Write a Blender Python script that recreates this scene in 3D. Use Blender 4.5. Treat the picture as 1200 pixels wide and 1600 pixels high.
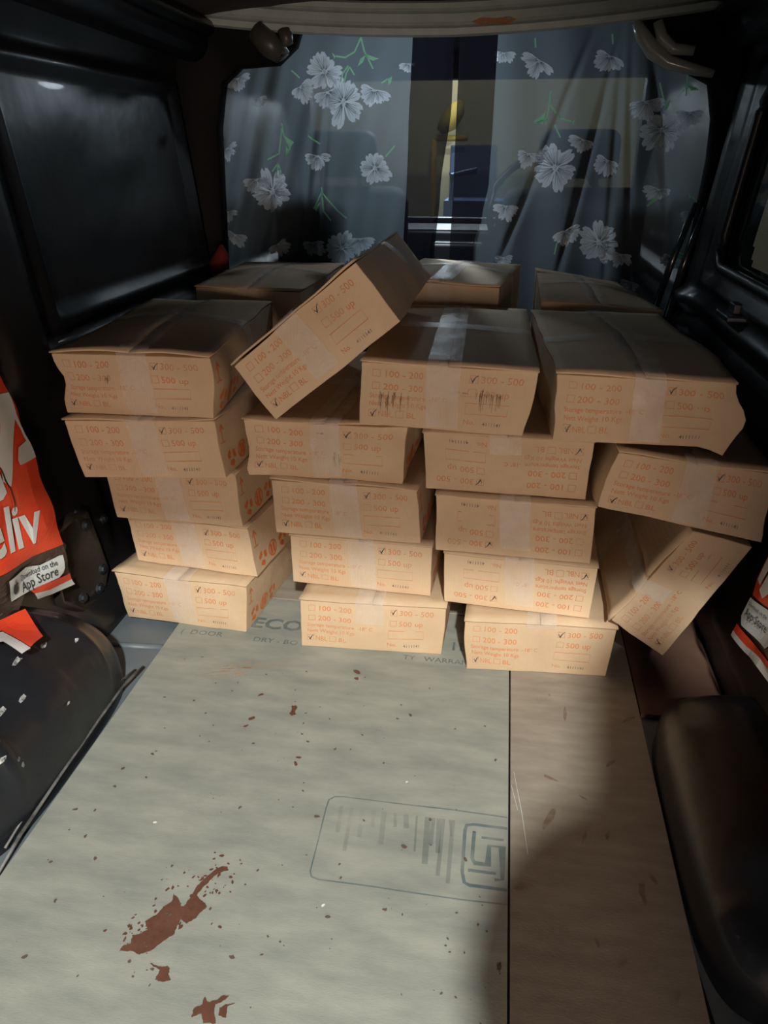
import bpy, bmesh, math, random
from mathutils import Vector, Matrix, noise
random.seed(7)
for o in list(bpy.data.objects): bpy.data.objects.remove(o)
S = bpy.context.scene
COL = S.collection

# ------------------------------------------------------------------ camera
# metres: X right, Y into the van, Z up; Z=0 is the top of the plywood floor
CAM_H = .92; FPX = 1150.
fy = Vector((200, 560, -FPX)).normalized(); th = math.atan(560 / FPX)
fz = Vector((0, math.cos(th), math.sin(th))); fx = fy.cross(fz)
camd = bpy.data.cameras.new('camera'); cam = bpy.data.objects.new('camera', camd); COL.objects.link(cam)
camd.sensor_fit = 'VERTICAL'; camd.sensor_height = 36; camd.lens = FPX / 1600 * 36
camd.clip_start = .02; camd.clip_end = 60
rot = Matrix((fx, fy, fz))
cam.matrix_world = Matrix.Translation((0, 0, CAM_H)) @ rot.to_4x4()
S.camera = cam

# ------------------------------------------------------------------ world, lamps, exposure
w = bpy.data.worlds.new('dusk'); S.world = w; w.use_nodes = True
w.node_tree.nodes['Background'].inputs[0].default_value = (.30, .42, .60, 1)
w.node_tree.nodes['Background'].inputs[1].default_value = .12
def lamp(name, loc, target, size, watts, col, shape='DISK'):
    d = bpy.data.lights.new(name, 'AREA'); d.shape = shape; d.size = size; d.energy = watts; d.color = col
    o = bpy.data.objects.new(name, d); COL.objects.link(o); o.location = loc
    o.rotation_euler = (Vector(target) - Vector(loc)).to_track_quat('-Z', 'Y').to_euler()
    return o
lamp('high_lamp', (.42, -1.55, 2.36), (-.1, 1.0, .1), .11, 138, (1.0, .97, .88))       # lamp over the open tail
lamp('low_lamp', (.30, -1.5, .50), (-.1, 1.2, .5), .40, 27, (1.0, .75, .59))         # warm lamp behind at chest height
lamp('street_lamp', (-.35, 5.3, 1.75), (-.2, 2.3, .9), 1.0, 45, (.72, .88, 1.0))
lamp('curtain_backlight', (-.30, 2.78, 1.283), (-.30, 2.60, .9), .10, 19.0, (.74, .88, 1.0))  # added light hidden behind the rail to backlight the curtain from the cab
lamp('wall_fill_lamp', (-.4, 5.2, 2.3), (-.2, 6.4, .9), .4, 13, (1.0, .95, .75))         # added fill that brightens the cream wall, no lamp known there
S.view_settings.view_transform = 'Standard'; S.view_settings.look = 'None'
S.view_settings.exposure = 0; S.view_settings.gamma = 1; S.view_settings.use_curve_mapping = False

# ------------------------------------------------------------------ materials
def mat(name, col, rough=.6, metal=0, spec=.5, coat=0, alpha=1, bump=None, var=None, var_scale=6, trans=None, objrand=0, fade=None, stretch=(1, 1, 1), rvar=0):
    m = bpy.data.materials.new(name); m.use_nodes = True; nt = m.node_tree; N = nt.nodes; L = nt.links
    b = N['Principled BSDF']
    b.inputs['Base Color'].default_value = (*col, 1); b.inputs['Roughness'].default_value = rough
    b.inputs['Metallic'].default_value = metal; b.inputs['Specular IOR Level'].default_value = spec
    b.inputs['Coat Weight'].default_value = coat; b.inputs['Alpha'].default_value = alpha
    tc = N.new('ShaderNodeTexCoord'); mp = N.new('ShaderNodeMapping'); mp.inputs['Scale'].default_value = stretch
    L.new(tc.outputs['Object'], mp.inputs['Vector'])
    if var:
        n = N.new('ShaderNodeTexNoise'); n.inputs['Scale'].default_value = var_scale; n.inputs['Detail'].default_value = 6
        n.inputs['Roughness'].default_value = .62
        L.new(mp.outputs[0], n.inputs['Vector'])
        r = N.new('ShaderNodeValToRGB'); r.color_ramp.elements[0].position = .32; r.color_ramp.elements[1].position = .68
        r.color_ramp.elements[0].color = (*var, 1); r.color_ramp.elements[1].color = (*col, 1)
        L.new(n.outputs['Fac'], r.inputs[0]); out = r.outputs[0]
        if objrand:
            oi = N.new('ShaderNodeObjectInfo'); hs = N.new('ShaderNodeHueSaturation')
            mr = N.new('ShaderNodeMapRange'); mr.inputs['To Min'].default_value = 1 - objrand; mr.inputs['To Max'].default_value = 1 + objrand
            L.new(oi.outputs['Random'], mr.inputs['Value']); L.new(mr.outputs[0], hs.inputs['Value']); L.new(out, hs.inputs['Color']); out = hs.outputs[0]
        L.new(out, b.inputs['Base Color'])
        if rvar:
            mr2 = N.new('ShaderNodeMapRange'); mr2.inputs['To Min'].default_value = rough - rvar; mr2.inputs['To Max'].default_value = rough + rvar
            L.new(n.outputs['Fac'], mr2.inputs['Value']); L.new(mr2.outputs[0], b.inputs['Roughness'])
    if fade:
        n = N.new('ShaderNodeTexNoise'); n.inputs['Scale'].default_value = fade[0]; n.inputs['Detail'].default_value = 5
        L.new(tc.outputs['Object'], n.inputs['Vector'])
        mr = N.new('ShaderNodeMapRange'); mr.inputs['From Min'].default_value = .3; mr.inputs['From Max'].default_value = .7
        mr.inputs['To Min'].default_value = fade[1]; mr.inputs['To Max'].default_value = fade[2]
        L.new(n.outputs['Fac'], mr.inputs['Value']); L.new(mr.outputs[0], b.inputs['Alpha'])
    if bump:
        n = N.new('ShaderNodeTexNoise'); n.inputs['Scale'].default_value = bump[0]; n.inputs['Detail'].default_value = 4
        L.new(mp.outputs[0], n.inputs['Vector'])
        bp = N.new('ShaderNodeBump'); bp.inputs['Strength'].default_value = bump[1]; bp.inputs['Distance'].default_value = bump[2]
        L.new(n.outputs['Fac'], bp.inputs['Height']); L.new(bp.outputs[0], b.inputs['Normal'])
    if trans:
        t = N.new('ShaderNodeBsdfTranslucent'); t.inputs[0].default_value = (*trans[1], 1); mx = N.new('ShaderNodeMixShader'); mx.inputs[0].default_value = trans[0]
        L.new(b.outputs[0], mx.inputs[1]); L.new(t.outputs[0], mx.inputs[2]); sh = mx
        if len(trans) > 2:
            tp = N.new('ShaderNodeBsdfTransparent'); m2 = N.new('ShaderNodeMixShader'); m2.inputs[0].default_value = trans[2]
            L.new(mx.outputs[0], m2.inputs[1]); L.new(tp.outputs[0], m2.inputs[2]); sh = m2
        L.new(sh.outputs[0], N['Material Output'].inputs[0])
    return m
M = {}
M['card'] = mat('cardboard', (.64, .495, .335), .82, var=(.545, .40, .26), var_scale=7, objrand=.07, bump=(90, .25, .002), spec=.2)
# faint corrugation lines pressed through the liner
def corrugate(m, axis='X', scale=190):
    nt = m.node_tree; N = nt.nodes; L = nt.links
    bp = [n for n in N if n.type == 'BUMP'][0]
    tc = [n for n in N if n.type == 'TEX_COORD'][0]
    wv = N.new('ShaderNodeTexWave'); wv.bands_direction = axis; wv.inputs['Scale'].default_value = scale; wv.inputs['Distortion'].default_value = 1.5
    L.new(tc.outputs['Object'], wv.inputs['Vector'])
    b2 = N.new('ShaderNodeBump'); b2.inputs['Strength'].default_value = .10; b2.inputs['Distance'].default_value = .001
    L.new(wv.outputs['Fac'], b2.inputs['Height']); L.new(bp.outputs[0], b2.inputs['Normal'])
    L.new(b2.outputs[0], [n for n in N if n.type == 'BSDF_PRINCIPLED'][0].inputs['Normal'])
corrugate(M['card'], 'X', 60)
M['card_edge'] = mat('cardboard_edge', (.62, .46, .30), .85, var=(.42, .29, .18), var_scale=30)
M['ink'] = mat('orange_ink', (.76, .27, .09), .7, fade=(14, .22, .74))
M['ink_side'] = mat('orange_ink_solid', (.80, .20, .035), .7, fade=(40, .55, .95))
M['pen'] = mat('black_pen', (.02, .02, .025), .5)
M['stamp'] = mat('grey_stamp_ink', (.12, .11, .12), .6, fade=(60, .2, .85))
M['tape'] = mat('packing_tape', (.86, .84, .80), .34, alpha=.3, bump=(55, .5, .003), spec=.45, fade=(16, .14, .38))
M['smudge'] = mat('dirt_smudge', (.20, .13, .08), .8, fade=(50, .2, .7))
M['ply'] = mat('plywood', (.355, .378, .338), .62, var=(.245, .272, .25), var_scale=8, stretch=(1, 3.2, 1), bump=(160, .12, .002), spec=.35)
M['ply2'] = mat('plywood_strip', (.35, .32, .27), .6, var=(.26, .23, .19), var_scale=11, stretch=(1, 3.6, 1), bump=(160, .12, .002), spec=.35)
M['ply_mark'] = mat('blue_grey_stencil_ink', (.10, .17, .20), .7, fade=(22, .18, .62))
M['ply_mark2'] = mat('worn_stencil_ink', (.13, .18, .18), .7, fade=(9, .02, .30))
M['stain'] = mat('red_brown_stain', (.115, .045, .028), .6, var=(.16, .07, .045), var_scale=25, fade=(90, .8, 1))
M['speck'] = mat('dark_speck', (.12, .09, .07), .7)
M['speck_w'] = mat('white_speck', (.8, .8, .78), .6)
M['tan'] = mat('bare_wood_scuff', (.62, .45, .30), .7, fade=(60, .0, .5))
M['black'] = mat('black_gloss_paint', (.007, .008, .010), .36, coat=.04, var=(.016, .015, .016), var_scale=4, bump=(5, .25, .02), rvar=.1)
M['black2'] = mat('black_satin_plastic', (.012, .012, .015), .42, bump=(40, .1, .002))
M['arch'] = mat('worn_black_paint', (.008, .011, .016), .38, coat=.1, var=(.014, .016, .020), var_scale=5, bump=(9, .35, .01), rvar=.08)
M['scuff'] = mat('flaked_paint_white', (.55, .58, .60), .6, fade=(160, .1, 1))
M['sealant'] = mat('grey_sealant', (.20, .21, .22), .5, var=(.04, .04, .04), var_scale=30)
M['metal_floor'] = mat('blue_grey_paint', (.165, .20, .235), .45, var=(.12, .15, .175), var_scale=6, bump=(30, .1, .002))
M['sheet'] = mat('brown_board', (.15, .085, .06), .7, var=(.12, .065, .045), var_scale=8)
M['glass'] = mat('dark_tinted_glass', (.012, .016, .018), .04, alpha=.62, spec=.7)
M['clear'] = mat('windscreen_glass', (.7, .8, .78), .02, alpha=.10, spec=.5)
M['hoop'] = mat('matt_black_pillar', (.003, .0032, .004), .6, spec=.12)
M['rubber'] = mat('black_rubber', (.012, .012, .013), .35)
M['rail'] = mat('grey_green_trim_plastic', (.40, .47, .45), .5, var=(.32, .38, .36), var_scale=20)
M['rust'] = mat('rust_patch', (.42, .16, .05), .8, fade=(40, .3, 1))
M['ceil'] = mat('dark_headliner', (.035, .032, .032), .8, var=(.055, .045, .045), var_scale=5)
M['bolt'] = mat('dull_steel', (.10, .11, .13), .4, metal=.8)
M['plate'] = mat('black_cover_reflected_brown', (.030, .024, .019), .30, coat=.2, bump=(14, .3, .01))  # brown tint of reflections put into the base colour
M['curtain'] = mat('grey_sheer_fabric', (.068, .080, .086), .9, spec=.1, trans=(.6, (.062, .075, .082), .13), bump=(300, .2, .001))
M['border'] = mat('black_sheer_fabric', (.010, .010, .013), .9, spec=.1, trans=(.3, (.008, .008, .012), .10))
M['petal'] = mat('white_printed_petal', (.74, .80, .84), .9, spec=.1, trans=(.72, (.90, .95, .99)), var=(.50, .56, .60), var_scale=60)
M['petal_line'] = mat('grey_petal_vein', (.27, .32, .35), .9, spec=.1, trans=(.5, (.30, .36, .42)))
M['leaf'] = mat('pale_green_print', (.34, .66, .42), .9, spec=.1, trans=(.6, (.42, .85, .52)))
M['red'] = mat('red_vinyl', (.78, .075, .025), .38, bump=(12, .2, .01), var=(.66, .05, .02), var_scale=9)
M['white'] = mat('off_white_print', (.62, .66, .66), .4, var=(.54, .58, .58), var_scale=12)
M['badge'] = mat('badge_white', (.62, .70, .72), .35)
M['badge_ink'] = mat('badge_dark_ink', (.03, .035, .05), .5)
M['film'] = mat('clear_film', (.09, .06, .05), .25, alpha=.6)
M['cream'] = mat('cream_wall_paint', (.75, .72, .50), .8, var=(.62, .66, .5), var_scale=2)
M['blue'] = mat('blue_door_paint', (.10, .18, .42), .5)
M['yellow'] = mat('yellow_cloth', (.85, .50, .04), .8, var=(.7, .7, .25), var_scale=8)
M['seat'] = mat('dark_seat_fabric', (.02, .022, .026), .8, var=(.035, .037, .04), var_scale=30)
M['paper'] = mat('pale_blue_film', (.80, .86, .92), .35)
M['ground'] = mat('asphalt', (.06, .06, .06), .9, var=(.04, .04, .04), var_scale=12)
M['redcloth'] = mat('dark_red_cloth', (.22, .03, .02), .8)
M['skin'] = mat('skin', (.35, .19, .12), .55)
M['shirt'] = mat('dark_shirt', (.06, .07, .10), .85)
M['hair'] = mat('black_hair', (.01, .01, .01), .6)

# ------------------------------------------------------------------ helpers
def link(name, me, m, parent=None, loc=(0, 0, 0), smooth=False, mats=None):
    o = bpy.data.objects.new(name, me); COL.objects.link(o); o.location = loc
    for x in (mats or [m]): me.materials.append(x)
    if parent: o.parent = parent
    if smooth:
        for p in me.polygons: p.use_smooth = True
    return o
def from_lists(name, vs, fs, m, parent=None, smooth=False, loc=(0, 0, 0), weld=0):
    me = bpy.data.meshes.new(name)
    me.from_pydata([tuple(v) for v in vs], [], fs); me.update()
    if weld:
        bm = bmesh.new(); bm.from_mesh(me); bmesh.ops.remove_doubles(bm, verts=bm.verts, dist=weld)
        bmesh.ops.recalc_face_normals(bm, faces=bm.faces); bm.to_mesh(me); bm.free()
    return link(name, me, m, parent, loc, smooth)
def thing(name, label, cat, loc=(0, 0, 0), group=None):
    o = bpy.data.objects.new(name, None); o.empty_display_size = .05; COL.objects.link(o); o.location = loc
    o['label'] = label; o['category'] = cat
    if group: o['group'] = group
    return o
def tag(o, label, cat, group=None):
    o['label'] = label; o['category'] = cat
    if group: o['group'] = group
    return o
def struct(o): o['kind'] = 'structure'; return o
class MB:
    def __init__(s): s.v = []; s.f = []
    def add(s, vs, fs):
        n = len(s.v); s.v += [Vector(v) for v in vs]; s.f += [tuple(i + n for i in f) for f in fs]
    def box(s, a, b):
        x0, y0, z0 = a; x1, y1, z1 = b
        s.add([(x0,y0,z0),(x1,y0,z0),(x1,y1,z0),(x0,y1,z0),(x0,y0,z1),(x1,y0,z1),(x1,y1,z1),(x0,y1,z1)],
              [(0,3,2,1),(4,5,6,7),(0,1,5,4),(1,2,6,5),(2,3,7,6),(3,0,4,7)])
    def tube(s, pts, r, n=8, cap=True):
        pts = [Vector(p) for p in pts]; rs = r if isinstance(r, (list, tuple)) else [r] * len(pts)
        base = len(s.v)
        for i, p in enumerate(pts):
            t = (pts[min(i + 1, len(pts) - 1)] - pts[max(i - 1, 0)]).normalized()
            up = Vector((0, 0, 1)) if abs(t.z) < .9 else Vector((1, 0, 0))
            a = t.cross(up).normalized(); b = a.cross(t)
            for k in range(n):
                an = 2 * math.pi * k / n; s.v.append(p + (a * math.cos(an) + b * math.sin(an)) * rs[i])
        for i in range(len(pts) - 1):
            for k in range(n):
                s.f.append((base + i*n + k, base + i*n + (k+1) % n, base + (i+1)*n + (k+1) % n, base + (i+1)*n + k))
        if cap:
            s.f.append(tuple(base + k for k in range(n))[::-1]); e = base + (len(pts) - 1) * n; s.f.append(tuple(e + k for k in range(n)))
    def build(s, name, m, parent=None, smooth=False, loc=(0, 0, 0), weld=0, bevel=0):
        o = from_lists(name, s.v, s.f, m, parent, smooth, loc, weld)
        if bevel:
            b = o.modifiers.new('b', 'BEVEL'); b.width = bevel; b.segments = 3; b.limit_method = 'ANGLE'; b.angle_limit = math.radians(35)
            for p in o.data.polygons: p.use_smooth = True
            o.modifiers.new('w', 'WEIGHTED_NORMAL')
        return o
_tc = {}
def text_mesh(txt, bold=0, shear=0):
    k = (txt, bold, shear)
    if k not in _tc:
        c = bpy.data.curves.new('t', 'FONT'); c.body = txt; c.size = 1; c.resolution_u = 2; c.offset = bold; c.shear = shear
        o = bpy.data.objects.new('t', c); COL.objects.link(o)
        me = o.to_mesh(); vs = [v.co.copy() for v in me.vertices]; fs = [tuple(p.vertices) for p in me.polygons]
        o.to_mesh_clear(); bpy.data.objects.remove(o); bpy.data.curves.remove(c)
        _tc[k] = (vs, fs)
    return _tc[k]
def put_text(mb, txt, x, y, size, fn, sx=1, bold=0, shear=0):
    vs, fs = text_mesh(txt, bold, shear); mb.add([fn(x + v.x * size * sx, y + v.y * size) for v in vs], fs)
def stroke(mb, pts, wd, fn, closed=False):
    P = [Vector(p) for p in pts]; n = len(P); L_, R_ = [], []
    for i, p in enumerate(P):
        a = P[(i - 1) % n] if (closed or i > 0) else p; b = P[(i + 1) % n] if (closed or i < n - 1) else p
        d = (b - a).normalized(); nn = Vector((-d.y, d.x)); k = 1
        if a != p and b != p:
            d1 = (p - a).normalized(); c = abs(Vector((-d1.y, d1.x)).dot(nn)); k = 1 / max(c, .5)
        ww = wd[i] if isinstance(wd, (list, tuple)) else wd
        L_.append(p + nn * ww * k / 2); R_.append(p - nn * ww * k / 2)
    vs = [fn(q.x, q.y) for q in L_] + [fn(q.x, q.y) for q in R_]
    mb.add(vs, [(i, (i + 1) % n, n + (i + 1) % n, n + i) for i in range(n if closed else n - 1)])
def flat_poly(pts, fn, cuts=0):
    """triangulated 2D polygon, subdivided, mapped by fn -> (verts, faces)"""
    bm = bmesh.new(); vv = [bm.verts.new((p[0], p[1], 0)) for p in pts]; f = bm.faces.new(vv)
    bm.faces.remove(f)
    from mathutils.geometry import tessellate_polygon
    for t_ in tessellate_polygon([[Vector((p[0], p[1], 0)) for p in pts]]):
        try: bm.faces.new([vv[i] for i in t_])
        except ValueError: pass
    bmesh.ops.recalc_face_normals(bm, faces=bm.faces)
    for _ in range(cuts): bmesh.ops.subdivide_edges(bm, edges=bm.edges[:], cuts=1, use_grid_fill=True)
    bm.verts.index_update()
    r = ([fn(v.co.x, v.co.y) for v in bm.verts], [tuple(v.index for v in f.verts) for f in bm.faces]); bm.free(); return r
def smooth01(t): t = max(0., min(1., t)); return t * t * (3 - 2 * t)
def sb(x, a, b, s=.015): return smooth01((x - a) / s + .5) * smooth01((b - x) / s + .5)

# ================================================================== THE VAN (setting)
XL = lambda z: -.838 - .10 * max(z, 0) - (.0 if z > -1 else 0)
XR = lambda z: .466 + .105 * max(z, 0)
FZ = -.014                                            # metal floor
# plywood load floor, three boards, seams 3 mm
b = MB(); b.box((-.648, -.05, FZ + .002), (.0635, 1.376, 0)); ply1 = b.build('floor_board', M['ply'], bevel=.001)
b = MB(); b.box((.0665, -.05, FZ + .002), (.300, 1.376, 0)); ply2 = b.build('floor_board', M['ply2'], bevel=.001)
b = MB(); b.box((-.648, 1.381, FZ + .002), (.300, 2.33, 0)); ply3 = b.build('floor_board', M['ply2'], bevel=.001)
b = MB(); b.box((-1.0, -.08, -.05), (.62, 3.6, FZ)); fl = struct(b.build('floor', M['metal_floor']))
for o in (ply1, ply2, ply3): o.parent = fl
# two long pressed ribs in the metal floor beside the boards
rb = MB()
for y in (1.17, 1.30, 1.60, 1.95):
    rb.tube([(-.83, y, FZ - .002), (-.655, y + .01, FZ - .002)], .008, 8)
rb.build('floor_rib', M['metal_floor'], fl, True)
b = MB(); b.box((-3, -5, -.62), (3, 9, -.60)); struct(b.build('ground', M['ground']))

def wall(name, side, dep, y0, y1, z0, z1, ny, nz, xf):
    vs, fs = [], []
    for i in range(ny + 1):
        y = y0 + (y1 - y0) * i / ny
        for j in range(nz + 1):
            z = z0 + (z1 - z0) * j / nz
            vs.append((xf(z) - side * dep(y, z), y, z))
    n = len(vs)
    for i in range(ny + 1):
        y = y0 + (y1 - y0) * i / ny
        for j in range(nz + 1):
            z = z0 + (z1 - z0) * j / nz
            vs.append((xf(z) + side * .07, y, z))
    H_ = nz + 1
    for i in range(ny):
        for j in range(nz):
            a = i * H_ + j; q = (a, a + H_, a + H_ + 1, a + 1)
            ym = y0 + (y1 - y0) * (i + .5) / ny; zm = z0 + (z1 - z0) * (j + .5) / nz
            if hole(side, ym, zm): continue
            fs.append(q if side < 0 else q[::-1]); q2 = tuple(k + n for k in q); fs.append(q2[::-1] if side < 0 else q2)
    for i in range(ny):
        for j in (0, nz): a = i * H_ + j; fs.append((a, a + H_, a + H_ + n, a + n))
    for j in range(nz):
        for i in (0, ny): a = i * H_ + j; fs.append((a, a + 1, a + 1 + n, a + n))
    o = from_lists(name, vs, fs, M['black'], smooth=True)
    return struct(o)
def rr(y, z, y0, y1, z0, z1, r):                       # inside a rounded rectangle
    dy = max(y0 + r - y, y - (y1 - r), 0); dz = max(z0 + r - z, z - (z1 - r), 0)
    return y0 <= y <= y1 and z0 <= z <= z1 and dy * dy + dz * dz <= r * r
RW = (.95, 2.06, .665, 1.06)
def hole(side, y, z):
    return side > 0 and rr(y, z, *RW, .07)
def dep_l(y, z):
    d = .034 * sb(y, 1.17, 1.33, .06) * smooth01((z - .46) / .1)
    d += .022 * sb(y, 1.37, 2.24, .03) * sb(z, .60, 1.10, .03) * (1 - sb(y, 1.395, 2.215, .02) * sb(z, .625, 1.075, .02))
    d += .030 * sb(z, .515, .565, .03) * smooth01((y - 1.3) / .08) + .018 * sb(z, .44, .475, .02) * smooth01((y - 1.3) / .08)
    d += .05 * smooth01((z - 1.10) / .14)
    d += .02 * sb(y, .55, .98, .05) * sb(z, .46, 1.08, .05)
    d -= .018 * sb(y, 1.40, 2.2, .04) * sb(z, .10, .40, .05)
    d += .05 * smooth01((.07 - z) / .07) * smooth01((y - 1.15) / .05)
    return d
def dep_r(y, z):
    d = .020 * sb(y, .87, 2.13, .03) * sb(z, .60, 1.12, .03) * (1 - sb(y, .90, 2.10, .02) * sb(z, .63, 1.095, .02))
    d += .028 * sb(z, .545, .585, .025) + .016 * sb(z, .49, .512, .014)
    d += .030 * sb(y, 2.14, 2.24, .05) + .04 * smooth01((z - 1.12) / .12)
    d += .012 * sb(y, .45, 1.35, .05) * sb(z, .06, .42, .05)
    return d
wl = wall('wall_left', -1, dep_l, -.09, 3.6, FZ - .01, 1.30, 190, 90, XL)
wr = wall('wall_right', 1, dep_r, -.09, 3.6, FZ - .01, 1.30, 190, 90, XR)
# side windows: rubber gasket and tinted pane
def window(name, side, w_, xf):
    y0, y1, z0, z1 = w_; r = .07; pts = []
    for cy, cz, a0 in ((y1 - r, z1 - r, 0), (y0 + r, z1 - r, 90), (y0 + r, z0 + r, 180), (y1 - r, z0 + r, 270)):
        for k in range(7):
            a = math.radians(a0 + 15 * k); pts.append((cy + r * math.cos(a), cz + r * math.sin(a)))
    g = MB(); loop = [(xf(z) - side * .006, y, z) for y, z in pts]; loop.append(loop[0]); loop.append(loop[1])
    g.tube(loop, .013, 10, cap=False)
    o = struct(g.build(name, M['rubber'], smooth=True))
    v = [(xf(z) + side * .012, y, z) for y, z in pts]; v2 = [(xf(z) + side * .017, y, z) for y, z in pts]; n = len(v)
    from_lists('pane', v + v2, [tuple(range(n)), tuple(range(n, 2 * n))[::-1]] + [(i, (i + 1) % n, n + (i + 1) % n, n + i) for i in range(n)], M['glass'], o)
    return o
window('window_1', 1, RW, XR)
# roof: headliner with cross ribs, cant rails
vs, fs = [], []
NX, NY = 24, 60
for i in range(NX + 1):
    x = -1.02 + 1.66 * i / NX
    for j in range(NY + 1):
        y = -.15 + 3.75 * j / NY
        z = 1.262 + .055 * (1 - ((x + .19) / .83) ** 2) - .012 * sum(sb(y, a, a + .05, .03) for a in (.3, .95, 1.6, 2.5, 2.9))
        vs.append((x, y, z))
for i in range(NX):
    for j in range(NY):
        a = i * (NY + 1) + j; fs.append((a, a + 1, a + NY + 2, a + NY + 1))
c = from_lists('ceiling', vs, fs, M['ceil'], smooth=True); struct(c)
md = c.modifiers.new('s', 'SOLIDIFY'); md.thickness = .03; md.offset = 1
for i, (x, sgn) in enumerate(((-.885, 1), (.535, -1))):
    t = MB(); t.tube([(x, -.1, 1.225), (x, .9, 1.222), (x, 1.5, 1.215), (x - sgn * .0, 2.25, 1.195)], [.055, .055, .052, .05], 14)
    t.tube([(x + sgn * .055, -.1, 1.25), (x + sgn * .052, 1.2, 1.245), (x + sgn * .05, 2.25, 1.225)], .022, 10)
    struct(t.build('trim_%d' % (i + 1), M['black'], smooth=True))
# sagging grey cross rail where the curtain hangs: ribbed extrusion
r_ = MB(); N = 26
prof = [(-.012, .052), (.0, .058), (.010, .052), (.012, .040), (.004, .036), (.014, .028), (.016, .010), (.008, .004), (.018, -.004), (.016, -.018), (.004, -.022), (-.012, -.018)]
def rail_z(x):
    t = (x + .17) / .74; return 1.222 + .046 * t * t + (.012 * t if t > 0 else 0)
for i in range(N + 1):
    x = -.93 + 1.52 * i / N
    for (dy, dz) in prof: r_.v.append(Vector((x, 2.262 - dy, rail_z(x) + dz * 1.0 - .008)))
K = len(prof)
for i in range(N):
    for k in range(K): r_.f.append((i * K + k, i * K + (k + 1) % K, (i + 1) * K + (k + 1) % K, (i + 1) * K + k))
r_.f.append(tuple(range(K))); r_.f.append(tuple(N * K + k for k in range(K))[::-1])
rail = struct(r_.build('trim_3', M['rail'], smooth=False))
vs, fs = flat_poly([(-.125, 1.224), (-.10, 1.232), (-.06, 1.230), (-.03, 1.234), (-.012, 1.226), (-.03, 1.216), (-.07, 1.219), (-.10, 1.215)], lambda x, z: (x, 2.2435, z - .001))
from_lists('rust_patch', vs, fs, M['rust'], rail)
# hoop frame around the curtain (body pillar pressing), black
inn = [(-.80, .0), (-.84, .30), (-.856, .563), (-.836, .986), (-.812, 1.096), (-.762, 1.133), (-.653, 1.139), (-.60, 1.18), (-.578, 1.235),
       (.285, 1.235), (.296, 1.201), (.345, 1.14), (.435, 1.105), (.489, 1.081), (.512, 1.0), (.518, .905), (.512, .714), (.478, .505), (.44, .3), (.42, .0)]
outr = [(-.96, .0), (-.96, .30), (-.96, .563), (-.97, .986), (-.97, 1.16), (-.90, 1.27), (-.75, 1.28), (-.62, 1.28), (-.50, 1.285),
        (.2, 1.285), (.33, 1.28), (.42, 1.28), (.52, 1.28), (.62, 1.25), (.62, 1.0), (.61, .905), (.60, .714), (.59, .505), (.58, .3), (.58, .0)]
h = MB(); n = len(inn)
for y, sh in ((2.315, 0), (2.290, .0), (2.278, .008)):
    for i, p in enumerate(inn):
        q = Vector(outr[i]) - Vector(p); q.normalize(); h.v.append(Vector((p[0] + q.x * sh, y, p[1] + q.y * sh)))
for i, p in enumerate(outr): h.v.append(Vector((p[0], 2.270, p[1])))
for r0 in range(3):
    for i in range(n - 1): h.f.append((r0*n + i, r0*n + i + 1, (r0+1)*n + i + 1, (r0+1)*n + i))
o = struct(h.build('trim_4', M['hoop'], smooth=True))
# bright curled bracket at the top right, dull one at the top left
t = MB(); t.tube([(.285, 2.262, 1.215), (.305, 2.258, 1.185), (.335, 2.255, 1.152), (.375, 2.25, 1.126), (.43, 2.245, 1.112), (.485, 2.24, 1.10)], [.012, .018, .020, .017, .014, .01], 12)
t.tube([(.335, 2.25, 1.215), (.35, 2.248, 1.18), (.38, 2.245, 1.155), (.43, 2.24, 1.15)], [.012, .015, .014, .012], 10)
tag(t.build('grab_bracket', mat('grey_glossy_trim', (.34, .37, .35), .25, coat=.6), smooth=True), 'glossy grey curled bracket at the top right corner of the curtain', 'bracket')
t = MB(); t.tube([(-.70, 2.252, 1.215), (-.66, 2.25, 1.18), (-.63, 2.25, 1.155), (-.64, 2.245, 1.148)], [.03, .032, .024, .008], 12)
t.tube([(-.62, 2.255, 1.215), (-.615, 2.25, 1.19), (-.635, 2.248, 1.16)], [.02, .018, .008], 10)
tag(t.build('grab_bracket', mat('olive_grey_trim', (.060, .060, .052), .4), smooth=True), 'dull olive grey bracket at the top left corner of the curtain', 'bracket')

# wheel arches: pressed domes with ribs and a foot flange
def arch(name, side, xw, xf_, yc, hy, hz, ex, ribs, label):
    vs, fs = [], []; NU, NV = 46, 22; wx = abs(xf_ - xw)
    for i in range(NU + 1):
        a = math.pi * i / NU; cy = math.cos(a); sy = math.sin(a)
        Y_ = yc + hy * math.copysign(abs(cy) ** (2 / ex), cy); s_ = abs(sy) ** (2 / ex)
        for j in range(NV + 1):
            t_ = math.pi / 2 * j / NV; c_, q = math.cos(t_), math.sin(t_)
            rib = 1 + sum(am * math.exp(-((Y_ - y_) / .012) ** 2) for y_, am in ribs) * min(1, q * 2.2) * c_ ** .2 if 0 < i < NU else 1
            X_ = xw - side * wx * (c_ ** (2 / ex)) * (s_ ** .35) * (1 if q < .01 else rib); Z_ = FZ + hz * (q ** (2 / ex)) * (s_ ** .8) * rib
            vs.append((X_, Y_, Z_))
    for i in range(NU):
        for j in range(NV):
            a = i * (NV + 1) + j; q = (a, a + 1, a + NV + 2, a + NV + 1); fs.append(q if side < 0 else q[::-1])
    o = from_lists(name, vs, fs, M['arch'], smooth=True); struct(o)
    return o
al = arch('trim_5', -1, -.88, -.658, .855, .235, .205, 3.2, [(.99, .05), (.86, .09), (.72, .07)], '')
ar = arch('trim_6', 1, .56, .303, .840, .262, .130, 3.8, [(.97, .01), (.80, .012), (.66, .02)], '')
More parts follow.
